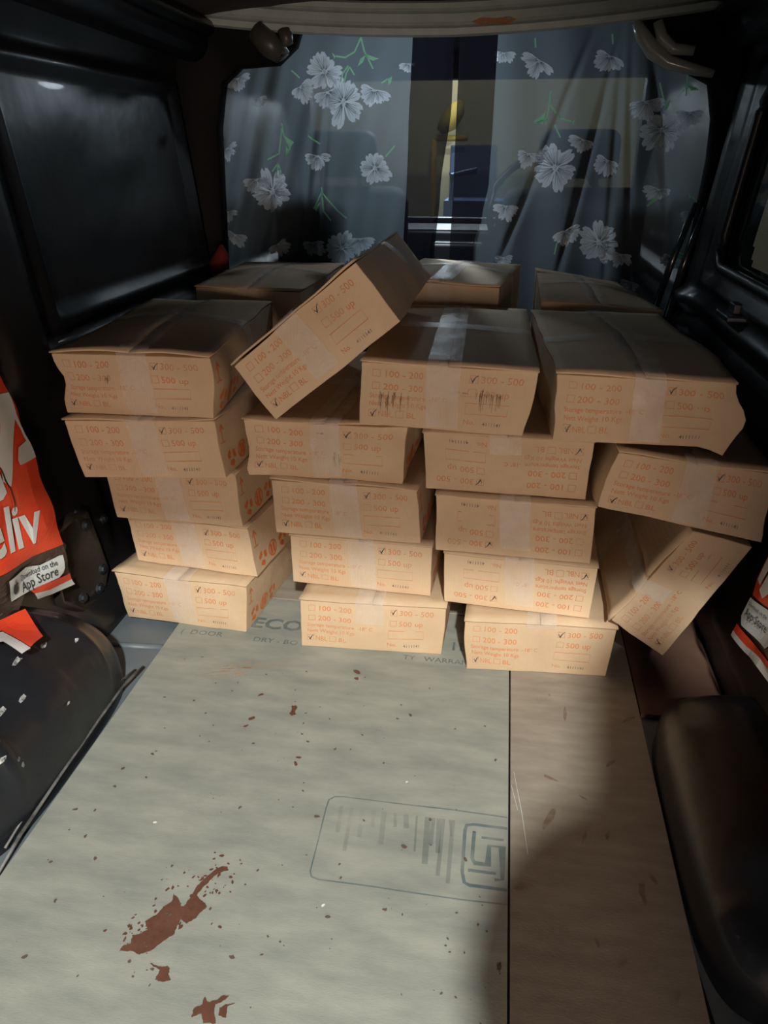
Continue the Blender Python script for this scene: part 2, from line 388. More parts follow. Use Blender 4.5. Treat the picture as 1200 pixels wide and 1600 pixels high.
# seam flanges with sealant beside the boards
t = MB(); t.tube([(-.660, 1.10, -.004), (-.662, 1.02, .010), (-.659, .93, .014), (-.657, .80, .012), (-.656, .68, .006), (-.655, .62, -.004)], [.003, .0025, .003, .0025, .003, .0025], 8)
t.build('sealant_bead', M['sealant'], al, True)
t = MB(); t.tube([(-.672, 1.09, -.004), (-.672, 1.0, .022), (-.669, .90, .024), (-.668, .78, .020), (-.666, .66, .004)], .002, 8)
t.build('sealant_bead', M['sealant'], al, True)
t = MB(); t.tube([(.318, 1.03, .004), (.322, .95, .014), (.320, .85, .016), (.322, .75, .013), (.324, .66, .004)], [.002, .0025, .002, .002, .0025], 8)
t.build('sealant_bead', M['sealant'], ar, True)
t = MB(); t.tube([(.300, .62, FZ), (.306, .52, FZ), (.312, .42, FZ)], [.006, .008, .006], 8); t.build('sealant_bead', M['sealant'], ar, True)
# flaked paint on the left arch: small irregular chips that follow its surface
def on_arch(obj, rng, pts, side):
    vs = obj.data.vertices
    out = MB()
    for (y, tz, r0) in pts:
        best = min((v for v in vs), key=lambda v: abs(v.co.y - y) + abs(v.co.z - tz) * 1.3)
        nrm = best.normal.copy()
        if nrm.z < 0: nrm = -nrm
        a = nrm.cross(Vector((0, 1, 0))).normalized(); b_ = nrm.cross(a); c0 = best.co + nrm * .0012
        k = rng.randint(6, 9); ring = []
        for q in range(k):
            an = 2 * math.pi * q / k; rr_ = r0 * rng.uniform(.45, 1.2); ring.append(c0 + a * math.cos(an) * rr_ * .6 + b_ * math.sin(an) * rr_ * 1.3)
        out.add(ring, [tuple(range(k))])
    return out
al.data.update()
rg = random.Random(3)
pts = [(rg.gauss(.97, .05), rg.uniform(.12, .2), rg.uniform(.003, .008)) for _ in range(7)] + [(rg.gauss(.83, .03), rg.uniform(.10, .22), rg.uniform(.003, .011)) for _ in range(7)] + [(.745 + rg.gauss(0, .02), rg.uniform(.05, .16), rg.uniform(.003, .008)) for _ in range(5)]
o = on_arch(al, rg, pts, -1).build('paint_chips', M['scuff'], al); o['kind'] = 'stuff'
# brown board lying in the right-hand gutter
t = MB(); t.box((.303, 1.112, FZ + .001), (.463, 1.62, -.003)); tag(t.build('brown_board', M['sheet'], bevel=.001), 'flat brown board on the floor between the plywood and the right wall', 'board')

# inspection cover with bolts on the left wall, lower
xc = lambda z: XL(z) + .012
cov = [(1.195, .238), (1.26, .242), (1.308, .234), (1.318, .15), (1.323, .08), (1.281, .035), (1.198, .045), (1.141, .10), (1.15, .19)]
cv = MB(); n = len(cov); cc_ = (1.235, .14)
for k, (x_, s_) in enumerate(((0, 1.05), (.012, 1.0), (.014, .93), (.006, .88), (.006, .0))):
    for y, z in cov:
        yy = cc_[0] + (y - cc_[0]) * s_; zz = cc_[1] + (z - cc_[1]) * s_; cv.v.append(Vector((xc(zz) - .012 + x_, yy, zz)))
for k in range(4):
    for i in range(n): cv.f.append((k*n + i, k*n + (i+1) % n, (k+1)*n + (i+1) % n, (k+1)*n + i))
cover = tag(cv.build('access_cover', M['plate'], smooth=True), 'black bolted access cover with reflected brown in its colour, low on the left wall', 'cover')
for y, z in ((1.288, .205), (1.19, .205), (1.300, .091), (1.207, .075), (1.27, .06)):
    bt = MB(); X0 = xc(z) + .001; bt.tube([(X0 - .004, y, z), (X0 + .005, y, z)], .0085, 6); bt.tube([(X0 - .004, y, z), (X0 + .001, y, z)], .012, 12)
    bt.build('bolt', M['bolt'], cover)
for y, z in ((1.371, .179), (1.347, .05)):
    bt = MB(); X0 = XL(z) + (.03 if z < .06 else .0); bt.tube([(X0 - .004, y, z), (X0 + .008, y, z)], .007, 6); bt.tube([(X0 - .004, y, z), (X0 + .003, y, z)], .011, 12)
    tag(bt.build('wall_bolt', M['bolt']), 'dull steel bolt in the left wall beside the access cover, ' + ('upper one' if z > .1 else 'lower one near the floor'), 'bolt')
# pale film strip lying on the left ledge, red rag in the far left corner
vs, fs = flat_poly([(-.875, 1.36), (-.835, 1.33), (-.836, 1.42), (-.853, 1.56), (-.872, 1.56)], lambda x, y: (x, y, .582 + .35 * (x + .875) + .002 * math.sin(40 * y)), 2)
o = tag(from_lists('film_strip', vs, fs, M['paper']), 'pale blue strip of film on the ledge behind the top left carton', 'film')
md = o.modifiers.new('s', 'SOLIDIFY'); md.thickness = .002
rgm = MB(); rgm.tube([(-.85, 2.20, .585), (-.845, 2.20, .62), (-.835, 2.21, .65), (-.84, 2.22, .675)], [.02, .03, .022, .006], 9)
tag(rgm.build('red_rag', M['redcloth'], smooth=True), 'small dark red rag in the far left corner behind the cartons', 'rag')
# black straps beside the curtain, right
for k, (a, b_) in enumerate((((.502, 2.262, .80), (.435, 2.262, .50)), ((.522, 2.240, .79), (.470, 2.240, .50)))):
    t = MB(); t.tube([a, ((a[0] + b_[0]) / 2 - .006, a[1] - .006, (a[2] + b_[2]) / 2), b_], [.008, .010, .010], 8)
    tag(t.build('seat_belt', mat('shiny_black_webbing', (.02, .03, .035), .2, coat=.6), smooth=True), ('left' if k == 0 else 'right') + ' one of two shiny black straps at the lower right curtain edge', 'strap')
# housing of the added curtain backlight is with the cab
# sill catch on right wall
t = MB(); t.box((XR(.6) - .048, 1.70, .592), (XR(.6) - .004, 1.80, .604)); t.box((XR(.6) - .030, 1.73, .604), (XR(.6) - .010, 1.77, .626))
tag(t.build('window_catch', M['bolt'], bevel=.003), 'small metal catch on the sill under the right window', 'catch')

# ------------------------------------------------------------------ plywood print, stains (flat marks on the boards)
fl0 = lambda x, y: (x, y, .0003)
mk = MB()
FR = [(.0625, .833), (-.024, .835), (-.09, .834), (-.147, .834), (-.194, .834), (-.209, .832), (-.217, .825), (-.218, .808), (-.216, .74), (-.215, .694), (-.211, .686), (-.2, .683), (-.135, .684), (-.058, .683), (.004, .683), (.0625, .685)]
stroke(mk, FR, .0022, fl0)
stroke(mk, [(.0625, .812), (.011, .812), (.001, .809), (-.001, .799), (-.001, .727), (.003, .71), (.01, .707), (.0625, .707)], .005, fl0)
stroke(mk, [(.013, .799), (.012, .751), (.016, .744), (.035, .744), (.036, .777), (.055, .777), (.056, .723), (.045, .721)], .0055, fl0)
stroke(mk, [(.057, .790), (.024, .790)], .0045, fl0); stroke(mk, [(.007, .731), (.047, .731)], .005, fl0)
put_text(mk, 'ECO', -.492, 1.262, .052, fl0, 1.1, bold=.03)
for k in range(5):
    a = math.pi * k / 5; stroke(mk, [(-.362 + .020 * math.cos(a), 1.282 + .020 * math.sin(a)), (-.362 - .020 * math.cos(a), 1.282 - .020 * math.sin(a))], .006, fl0)
put_text(mk, '1L', -.060, 1.246, .040, fl0, 1, bold=.015)
put_text(mk, '(  DOOR', -.632, 1.217, .022, fl0, 1.1, bold=.006); put_text(mk, 'DRY - BO', -.470, 1.213, .021, fl0, 1.1, bold=.006)
put_text(mk, 'TY   WARRAN', -.150, 1.201, .020, fl0, 1.05, bold=.006)
mk.build('printed_mark', M['ply_mark'], ply1)
mk2 = MB(); rg = random.Random(11)
for k in range(11):
    x0 = -.195 + k * .017; l0 = rg.uniform(.02, .085)
    stroke(mk2, [(x0, .815), (x0 + .004, .815 - l0)], rg.uniform(.003, .009), fl0)
for x0, l0 in ((-.035, .10), (-.02, .11), (-.05, .05)): stroke(mk2, [(x0, .815), (x0, .815 - l0)], .006, fl0)
mk2.build('worn_print', M['ply_mark2'], ply1)
ST = [[(-.367,.635),(-.369,.623),(-.372,.616),(-.362,.612),(-.349,.612),(-.342,.615),(-.34,.619),(-.349,.626),(-.36,.633),(-.357,.645),(-.351,.658),(-.343,.671),(-.331,.677),(-.334,.683),(-.343,.682),(-.351,.674),(-.359,.661),(-.366,.646)],
 [(-.429,.542),(-.415,.545),(-.401,.542),(-.389,.549),(-.378,.564),(-.368,.575),(-.369,.585),(-.368,.596),(-.358,.591),(-.348,.601),(-.347,.607),(-.342,.615),(-.353,.617),(-.375,.614),(-.382,.623),(-.393,.631),(-.39,.62),(-.398,.61),(-.403,.597),(-.414,.586),(-.405,.576),(-.414,.568),(-.422,.565),(-.419,.554),(-.427,.55)],
 [(-.383,.534),(-.372,.532),(-.365,.532),(-.359,.534),(-.355,.531),(-.354,.524),(-.348,.518),(-.357,.514),(-.368,.515),(-.367,.522),(-.367,.528),(-.376,.53)],
 [(-.306,.48),(-.296,.486),(-.29,.476),(-.275,.478),(-.281,.489),(-.283,.499),(-.277,.502),(-.27,.511),(-.278,.51),(-.283,.504),(-.293,.5),(-.299,.505),(-.299,.496),(-.307,.49)],
 [(-.275,.487),(-.265,.486),(-.268,.499),(-.26,.504),(-.271,.501),(-.277,.496)]]
def rough_edge(P, amp, rg):
    out = []
    for i, p in enumerate(P):
        q = P[(i + 1) % len(P)]; out.append(p)
        for t_ in (.25, .5, .75):
            out.append((p[0] + (q[0] - p[0]) * t_ + rg.uniform(-amp, amp), p[1] + (q[1] - p[1]) * t_ + rg.uniform(-amp, amp)))
    return out
sm = MB(); rg = random.Random(5)
for k, P in enumerate(ST): sm.add(*flat_poly(rough_edge(P, .0008, rg), lambda x, y, k=k: (x, y, .0003 + .00015 * (k % 2))))
def blob(mb, x, y, r, rg, fn=fl0, asp=1.6, n=8):
    a0 = rg.uniform(0, 3.14); P = []
    for k in range(n):
        a = 2 * math.pi * k / n; rr_ = r * rg.uniform(.6, 1.25); u, v = rr_ * asp * math.cos(a), rr_ * math.sin(a)
        P.append((x + u * math.cos(a0) - v * math.sin(a0), y + u * math.sin(a0) + v * math.cos(a0)))
    dz = rg.uniform(.0004, .0008); mb.add([Vector(fn(*p)) + Vector((0, 0, dz)) for p in P], [tuple(range(n))])
for k in range(120):                                  # droplets strewn around the big stain
    t_ = rg.random(); x = -.425 + .09 * t_ + rg.gauss(0, .018); y = .55 + .13 * t_ + rg.gauss(0, .014); blob(sm, x, y, rg.uniform(.0006, .0024), rg)
P = [(-.334,1.030),(-.328,1.032),(-.322,1.026),(-.324,1.016),(-.320,1.008),(-.327,1.004),(-.333,1.010),(-.331,1.018)]
sm.add(*flat_poly(rough_edge(P, .0015, rg), fl0))
for x, y, r in ((-.233, 1.145, .006), (-.230, 1.125, .004), (-.40, 1.05, .004), (-.397, .985, .004), (-.40, .965, .003), (-.288, .905, .003), (-.289, .89, .0035)): blob(sm, x, y, r, rg)
sm.build('stain', M['stain'], ply1)['kind'] = 'stuff'
sp = MB()
for k in range(150): blob(sp, rg.uniform(-.62, .055), rg.uniform(.50, 1.15) if rg.random() < .8 else rg.uniform(.5, .7), abs(rg.gauss(.0009, .0007)) + .0004, rg)
sp.build('specks', M['speck'], ply1)['kind'] = 'stuff'
sw = MB()
for x, y, r in ((-.47, .74, .0022), (-.185, .645, .002), (-.10, .88, .0016)): blob(sw, x, y, r, rg)
sw.build('white_specks', M['speck_w'], ply1)['kind'] = 'stuff'
sc = MB()
for k in range(9): stroke(sc, [(-.52 + rg.gauss(0, .02), 1.10 + rg.gauss(0, .015)), (-.44 + rg.gauss(0, .02), 1.13 + rg.gauss(0, .015))], [.001, .006], fl0)
sc.build('scuff', M['tan'], ply1)
s2 = MB(); stroke(s2, [(.072, .93), (.085, .84), (.092, .77)], [.0006, .0012, .0006], fl0); stroke(s2, [(.068, .90), (.078, .85)], .0008, fl0)
s2.build('scratch', M['white'], ply2)
s3 = MB()
for k in range(16): blob(s3, rg.uniform(.08, .28), rg.uniform(.5, 1.15), rg.uniform(.001, .006), rg, asp=4)
s3.build('stain', mat('brown_grain_mark', (.25, .14, .09), .7, fade=(60, .1, .55)), ply2)['kind'] = 'stuff'

# ================================================================== CURTAINS
def cur_l(x, z):
    t = (z - .5) / .7
    y = 2.340 + .014 * math.sin(46 * (x + .10 * (1 - t)) + 2.2 * math.sin(3 * z)) * (1.15 - .75 * t)
    y += .006 * math.sin(105 * (x + .22 * (1 - t))) * smooth01((-.52 - x) / .2) + .004 * math.sin(19 * z + 11 * x)
    y -= .016 * math.exp(-((x + .575 - .17 * (z - .95)) / .012) ** 2) * smooth01((1.17 - z) / .3)
    y -= .013 * math.exp(-((x + .535 - .10 * (z - .95)) / .010) ** 2) * smooth01((1.15 - z) / .3)
    return y
def cur_r(x, z):
    t = (z - .5) / .7
    y = 2.340 + .013 * math.sin(38 * (x + .12 * t) + 1.6 * math.sin(4 * z)) * (1.1 - .6 * t) + .004 * math.sin(17 * z - 9 * x)
    for x0, s_ in ((.24, .16), (.30, -.12), (.27, -.05), (.36, -.25), (.15, .35)):
        y -= .015 * math.exp(-((x - x0 + s_ * (1.1 - z)) / .010) ** 2) * sb(z, .55, 1.12, .3)
    return y
def cloth(name, m, parent, fn, xa, xb, z0, z1, nx, nz):
    vs, fs = [], []
    for j in range(nz + 1):
        z = z0 + (z1 - z0) * j / nz; a, b_ = xa(z), xb(z)
        for i in range(nx + 1):
            x = a + (b_ - a) * i / nx; vs.append((x, fn(x, z), z))
    for j in range(nz):
        for i in range(nx):
            q = j * (nx + 1) + i; fs.append((q, q + 1, q + nx + 2, q + nx + 1))
    o = from_lists(name, vs, fs, m, parent, smooth=True)
    return o
def lerp_edge(pts):
    def f(z):
        if z >= pts[0][0]: return pts[0][1]
        for (za, xa), (zb, xb) in zip(pts, pts[1:]):
            if z >= zb: k = smooth01((za - z) / (za - zb)); return xa + (xb - xa) * k
        return pts[-1][1]
    return f
eL = lerp_edge([(1.2, -.287), (.98, -.295), (.62, -.306), (.4, -.31)])
eLi = lerp_edge([(1.2, -.176), (1.05, -.176), (.82, -.200), (.64, -.212), (.4, -.215)])
eR = lerp_edge([(1.2, -.058), (.85, -.060), (.75, -.075), (.68, -.094), (.4, -.10)])
eRi = lerp_edge([(1.2, -.160), (.85, -.162), (.64, -.166), (.4, -.17)])
cl = thing('curtain', 'left grey sheer curtain with white flowers and a black inner border', 'curtain', (-.58, 2.34, .30))
cr = thing('curtain', 'right grey sheer curtain with white flowers and a black inner border', 'curtain', (.22, 2.34, .30))
def own(parent):                                       # children keep world coordinates in their meshes
    for o in parent.children:
        o.location = -parent.location
cloth('fabric', M['curtain'], cl, cur_l, lambda z: -.93, eL, .30, 1.305, 150, 70)
cloth('black_border', M['border'], cl, lambda x, z: 2.340 + .006 * math.sin(60 * x + 4 * z) + .004 * math.sin(9 * z) + (.02 * math.exp(-((x + .215 - .12 * (z - .8)) / .012) ** 2)), eL, eLi, .30, 1.305, 24, 60)
cloth('fabric', M['curtain'], cr, cur_r, eR, lambda z: .60, .30, 1.305, 150, 70)
cloth('black_border', M['border'], cr, lambda x, z: 2.340 + .006 * math.sin(50 * x + 3 * z) + .003 * math.sin(11 * z), eRi, eR, .30, 1.305, 20, 60)
FLOWERS = [(-.48,1.051,.052),(-.533,1.126,.04),(-.393,1.081,.036),(-.527,1.078,.033),(-.605,1.091,.032),(-.792,1.114,.034),(-.729,1.061,.019),(-.297,1.141,.021),(-.565,.915,.033),(-.39,.883,.04),(-.844,.934,.028),(-.708,.816,.054),(-.756,.851,.034),(-.826,.696,.029),(-.694,.67,.029),(-.585,.675,.036),(-.499,.658,.044),(-.435,.689,.034),(-.327,.69,.025),(-.85,.76,.027),
 (-.040,1.164,.026),(.056,1.144,.034),(.237,1.151,.036),(.347,1.047,.036),(.394,.978,.045),(.463,1.02,.029),(.045,.92,.03),(.124,.884,.051),(.193,.955,.031),(.262,.904,.031),(-.008,.783,.031),(.41,.831,.029),(.508,.774,.024),(.478,.65,.03),(.168,.719,.035),(.266,.689,.05),(.334,.655,.029),(-.004,.641,.026),(.371,.58,.024)]
def petal(a, r, wd, rg):
    L_ = []
    for t_, ww in ((.0, .05), (.25, .42), (.5, .85), (.75, 1.0), (.93, .80)): L_.append((t_, ww))
    pts = [(t_ * r, wd * ww) for t_, ww in L_] + [(r * 1.03, wd * .34), (r * .86, wd * .04), (r * .99, -wd * .30)] + [(t_ * r, -wd * ww) for t_, ww in reversed(L_)]
    ca, sa = math.cos(a), math.sin(a); return [(x * ca - y * sa, x * sa + y * ca) for x, y in pts]
rg = random.Random(21)
for i, (fx0, fz0, r) in enumerate(FLOWERS):
    r *= 1.12
    left = fx0 < -.2; cf = cur_l if left else cur_r; par = cl if left else cr; edge = eL if left else eR
    big = r > .042; n = 9 if big else (6 if r > .03 else 5); a0 = rg.uniform(0, 6.28)
    p_ = MB(); v_ = MB(); tilt = rg.uniform(-.5, .5)
    for k in range(n):
        if big: a = a0 + 2 * math.pi * k / n + rg.uniform(-.2, .2); rr_ = r * rg.uniform(.72, 1.2)
        else:                                           # seen from the side: petals fan downwards from the stalk
            a = -1.57 + tilt + (k / (n - 1) - .5) * 2.7 + rg.uniform(-.15, .15); rr_ = r * rg.uniform(.95, 1.4) * rg.uniform(.72, 1.05)
        P = petal(a, rr_, r * (.30 if big else .27) * rg.uniform(.9, 1.2), rg)
        def mp(u, v, o_=.0035 + .0004 * k):
            x = fx0 + u; z = fz0 + v
            if left: x = min(x, edge(z) - .001)
            else: x = max(x, edge(z) + .001)
            return (x, cf(x, z) - o_, z)
        p_.add(*flat_poly(P, mp, 1))
        for dv_ in (-.10, .0, .10):
            stroke(v_, [(math.cos(a + dv_) * rr_ * .15, math.sin(a + dv_) * rr_ * .15), (math.cos(a + dv_ * 1.6) * rr_ * .5, math.sin(a + dv_ * 1.6) * rr_ * .5), (math.cos(a + dv_ * 2) * rr_ * .78, math.sin(a + dv_ * 2) * rr_ * .78)], [r * .03, r * .022, r * .008], lambda u, v: (fx0 + u, cf(fx0 + u, fz0 + v) - .0078, fz0 + v))
    fo = p_.build('flower_print', M['petal'], par)
    v_.build('vein_print', M['petal_line'], fo)
STEMS = [[(-.428,1.205),(-.419,1.173),(-.396,1.131)],[(-.428,1.203),(-.446,1.171),(-.474,1.159),(-.501,1.163)],[(-.461,1.136),(-.471,1.121),(-.479,1.098)],[(-.461,1.136),(-.447,1.116)],[(-.465,1.139),(-.482,1.121),(-.49,1.101)],[(-.355,1.106),(-.373,1.097)],[(-.665,.999),(-.663,.97),(-.64,.934),(-.655,.912)],[(-.666,.987),(-.68,.92),(-.718,.903)],[(-.685,.894),(-.691,.86)],[(-.685,.894),(-.675,.865)],[(-.685,.894),(-.706,.872)],[(-.631,1.131),(-.607,1.112)],[(-.555,.945),(-.588,.967)],[(-.334,.94),(-.36,.912)],[(-.549,.831),(-.546,.764),(-.527,.737)],[(-.55,.817),(-.506,.764),(-.483,.743)],[(-.55,.817),(-.581,.772)],
 [(.092,1.072),(.09,1.03),(.086,.992)],[(.095,1.038),(.124,1.007),(.156,.999)],[(.11,.991),(.13,.96)],[(.093,1.007),(.056,.996)],[(.442,1.112),(.447,1.058)],[(.448,1.08),(.477,1.072)],[(.373,1.088),(.399,1.028)],[(.412,.823),(.386,.786)],[(.506,.811),(.524,.799)],[(.494,.658),(.517,.651)],[(.04,1.195),(.043,1.173)],[(.237,1.2),(.241,1.177)],[(.148,.683),(.144,.651)]]
LEAVES = [[(-.396,1.15),(-.38,1.155),(-.419,1.167),(-.414,1.158)],[(-.438,1.136),(-.423,1.146),(-.414,1.164),(-.429,1.155)],[(-.64,.934),(-.627,.95),(-.659,.967)],[(-.655,.908),(-.642,.928),(-.655,.94)],[(.447,1.087),(.476,1.075),(.458,1.069)],[(.441,1.072),(.428,1.055),(.443,1.08)],[(.083,1.023),(.079,.992),(.052,1.),(.071,1.012)],[(.389,.786),(.399,.815),(.411,.807)],[(.521,.655),(.497,.665),(.496,.645)],[(-.572,.763),(-.585,.772),(-.555,.79)],
 [(-.501,1.163),(-.512,1.172),(-.506,1.157),(-.512,1.152)],[(-.355,1.106),(-.342,1.112),(-.344,1.098),(-.352,1.092)],[(.156,.999),(.166,1.005),(.162,.991)],[(.506,.811),(.497,.818),(.500,.805)],[(.399,1.045),(.408,1.05),(.404,1.03),(.394,1.02)]]
for left in (True, False):
    cf = cur_l if left else cur_r; par = cl if left else cr
    for st in STEMS:
        if (st[0][0] < -.2) == left:
            dn = []
            for a, b_ in zip(st, st[1:]): dn += [a, ((a[0] + b_[0]) / 2, (a[1] + b_[1]) / 2)]
            dn.append(st[-1]); g = MB(); stroke(g, dn, .0042, lambda u, v: (u, cf(u, v) - .0025, v)); g.build('stem_print', M['leaf'], par)
    for lf in LEAVES:
        if (lf[0][0] < -.2) == left: g = MB(); g.add(*flat_poly(lf, lambda u, v: (u, cf(u, v) - .003, v), 1)); g.build('leaf_print', M['leaf'], par)
own(cl); own(cr)

# ================================================================== CAB AND STREET BEYOND THE CURTAINS
b = MB()
b.box((-1.02, 3.55, -.05), (.66, 3.62, .66)); b.box((-1.02, 3.55, 1.20), (.66, 3.62, 1.33)); b.box((-1.02, 3.55, .66), (-.88, 3.62, 1.20)); b.box((.52, 3.55, .66), (.66, 3.62, 1.20))
struct(b.build('wall_front', M['black2']))
b = MB(); b.box((-.88, 3.58, .66), (.52, 3.586, 1.20)); struct(b.build('window_3', M['clear']))
b = MB(); b.box((-.80, 3.22, .30), (.46, 3.54, .64)); b.box((-.05, 3.24, .60), (.36, 3.42, .70)); b.box((-.30, 3.12, .20), (-.08, 3.30, .60))
tag(b.build('dashboard', M['black2'], bevel=.02), 'dark dashboard seen through the gap between the curtains', 'dashboard')
sw_ = thing('steering_wheel', 'thin dark steering wheel behind the right black curtain border', 'steering wheel', (.13, 2.98, .73))
t = MB(); t.tube([(.20 * math.cos(a), .07 * math.sin(a), .18 * math.sin(a)) for a in [2 * math.pi * k / 28 for k in range(30)]], .013, 8, cap=False); t.build('rim', M['black2'], sw_, True)
t = MB(); t.tube([(-.19, 0, 0), (0, .02, -.01), (.19, 0, 0)], [.012, .03, .012], 8); t.tube([(0, .02, 0), (0, .20, -.08)], .03, 10); t.build('hub', M['black2'], sw_, True)
for k, x in enumerate((.20, -.54)):
    se = thing('front_seat', ('driver' if k == 0 else 'passenger') + ' seat, a dark outline behind the ' + ('right' if k == 0 else 'left') + ' curtain', 'seat', (x, 2.62, FZ))
    def pad(name, a, b_, bev):
        q = MB(); q.box(a, b_); q.build(name, M['seat'], se, bevel=bev)
    pad('seat_cushion', (-.22, -.02, .26), (.22, .42, .38), .05); pad('backrest', (-.22, -.13, .36), (.22, -.01, .84), .05); pad('headrest', (-.12, -.12, .865), (.12, -.03, 1.0), .035)
    q = MB(); q.tube([(-.06, -.07, .8), (-.06, -.07, .9)], .008); q.tube([(.06, -.07, .8), (.06, -.07, .9)], .008); q.build('headrest_post', M['bolt'], se)
    q = MB(); q.box((-.18, 0, 0), (.18, .36, .27)); q.build('seat_base', M['black2'], se)
b = MB(); b.box((-3, 6.4, -.6), (2.6, 6.6, 2.6)); struct(b.build('wall_back', M['cream']))
b = MB(); b.box((-.47, 6.33, -.6), (-.12, 6.40, .98)); struct(b.build('door_1', M['blue'], bevel=.01))
t = MB(); t.tube([(-.52, 5.9, 1.06), (-.46, 5.9, 1.12), (-.40, 5.9, 1.20), (-.37, 5.9, 1.25)], [.03, .07, .06, .02], 10); t.tube([(-.56, 5.92, 1.02), (-.32, 5.92, 1.02)], .02, 8)
t.tube([(-.56, 5.92, 1.02), (-.56, 5.92, -.6)], .02, 8)
tag(t.build('yellow_awning', M['yellow'], smooth=True), 'yellow and orange cloth glimpsed high in the gap between the curtains', 'awning')
t = MB(); t.box((-.37, 2.72, 1.288), (-.23, 2.84, 1.318)); dl = t.build('backlight_housing', M['badge'], bevel=.006); tag(dl, 'small white unseen housing of the added curtain backlight on the cab ceiling', 'lamp')  # unseen housing, made up to carry the added curtain backlight
t = MB(); t.box((-.42, 4.9, -.6), (.05, 5.35, .45)); t.box((-.40, 4.95, .45), (.0, 5.3, .66)); t.tube([(-.35, 4.9, .66), (-.35, 4.9, .80), (-.2, 4.9, .83)], .02, 8)
tag(t.build('parked_scooter', M['blue'], bevel=.06), 'dark blue shape parked beyond the windscreen, low in the curtain gap', 'vehicle')

# ================================================================== VINYL BANNERS
BX = -.826
def bn(y, z, off=0): return (BX - .10 * max(z - .25, 0) + .004 * math.sin(38 * y + 9 * z) + .003 * math.sin(60 * z - 20 * y) + off, y, z)
lb = thing('banner', 'red vinyl banner with white lettering hanging on the left wall', 'banner', (-.83, 1.06, .14))
def bpart(name, polys, m, off, cuts=3, par=lb, fn=bn):
    q = MB()
    for P in polys: q.add(*flat_poly(P, lambda y, z: fn(y, z, off), cuts))
    return q.build(name, m, par, smooth=False)
main = [(.84, .64), (.96, .625), (1.078, .603), (1.108, .591), (1.148, .589), (1.153, .54), (1.160, .50), (1.165, .448), (1.166, .35), (1.165, .283), (1.163, .228), (1.08, .247), (.99, .262), (.93, .275), (.84, .28)]
o = bpart('red_sheet', [main], M['red'], 0, 3); md = o.modifiers.new('s', 'SOLIDIFY'); md.thickness = .0012; md.offset = -1
bpart('white_edge', [[(.84, .640), (.96, .625), (1.078, .603), (1.108, .591), (1.148, .589), (1.147, .578), (1.105, .581), (1.072, .590), (.96, .612), (.84, .626)]], M['white'], .004)
bpart('white_shape', [[(1.115,.544),(1.150,.539),(1.149,.494),(1.141,.492),(1.071,.392),(1.06,.406),(1.068,.427),(1.058,.443),(1.095,.508),(1.105,.531)],
                      [(1.149,.500),(1.160,.468),(1.164,.439),(1.162,.412),(1.109,.417),(1.11,.426),(1.126,.444),(1.156,.446),(1.153,.47),(1.141,.492)],
                      [(1.000,.452),(1.025,.459),(1.052,.443),(1.061,.419),(1.059,.401),(1.058,.386),(1.046,.378),(1.03,.379),(.998,.386),(.95,.40),(.95,.44)]], M['white'], .004)
tr = MB(); stroke(tr, [(1.052, .452), (1.057, .443), (1.066, .425), (1.0645, .405), (1.067, .388), (1.069, .362), (1.066, .345)], [.0012, .003, .002, .003, .0022, .003, .001], lambda y, z: bn(y, z, .005))
tr.build('tear', M['black2'], lb)
def aff(O, ax, ay, fn, off): return lambda a, b_: fn(O[0] + a * ax[0] + b_ * ay[0], O[1] + a * ax[1] + b_ * ay[1], off)
tx = MB(); put_text(tx, 'eliv', 0, 0, .113, aff((.968, .298), (.97, -.19), (.24, .97), bn, .0045), .93, bold=.022)
tx.build('lettering', M['white'], lb)
bpart('clear_film', [[(.84, .279), (.93, .274), (.99, .261), (1.08, .246), (1.163, .227), (1.165, .158), (1.10, .173), (1.042, .199), (.98, .17), (.84, .19)]], M['film'], -.0002)
bg = bpart('store_badge', [[(.986,.249),(1.05,.240),(1.09,.222),(1.138,.217),(1.147,.213),(1.145,.185),(1.140,.178),(1.126,.174),(1.06,.19),(.985,.208),(.984,.22)]], M['badge'], .004, 2)
tx = MB(); put_text(tx, 'Download on the', 0, 0, .0165, aff((1.024, .226), (.96, -.22), (.1, 1), bn, .0055), .9, bold=.006)
put_text(tx, 'App Store', 0, 0, .027, aff((1.022, .204), (.97, -.205), (.1, 1), bn, .0055), .92, bold=.01)
ap = [(0, .010), (.004, .0115), (.008, .010), (.0095, .006), (.0075, .002), (.009, -.003), (.0055, -.009), (.002, -.0085), (0, -.0095), (-.003, -.0085), (-.006, -.009), (-.0095, -.002), (-.009, .006), (-.005, .0115)]
tx.add(*flat_poly([(1.003 + a * 1.0, .2235 + b_) for a, b_ in ap], lambda y, z: bn(y, z, .0055)))
tx.add(*flat_poly([(1.003, .235), (1.007, .236), (1.009, .241), (1.0045, .2395)], lambda y, z: bn(y, z, .0055)))
tx.build('lettering', M['badge_ink'], bg)
bpart('orange_band', [[(1.042,.199),(1.053,.182),(1.099,.162),(1.166,.146),(1.165,.161),(1.103,.178)], [(.84,.215),(.95,.185),(1.02,.160),(1.055,.138),(1.03,.128),(.99,.150),(.92,.165),(.84,.180)]], M['red'], .003, 2)
bpart('white_band', [[(1.053,.182),(1.056,.168),(1.105,.148),(1.170,.132),(1.166,.146),(1.099,.162)], [(.84,.180),(.92,.165),(.99,.150),(1.0,.138),(.92,.150),(.84,.165)]], M['white'], .003, 2)
tail = lambda y, z, off=0: (-1.62 + z, y, .205 + .004 * math.sin(60 * y) + off)      # here z carries x + 1.62: the torn end lies over the wheel arch
bpart('torn_end', [[(.93, .812), (.962, .842), (.900, .912), (.862, .915), (.893, .858), (.905, .835), (.86, .80)]], M['red'], .004, 2, lb, tail)
bpart('white_band', [[(.893, .858), (.862, .915), (.848, .908), (.872, .860), (.835, .80), (.86, .80), (.905, .835)]], M['white'], .002, 2, lb, tail)
own(lb)
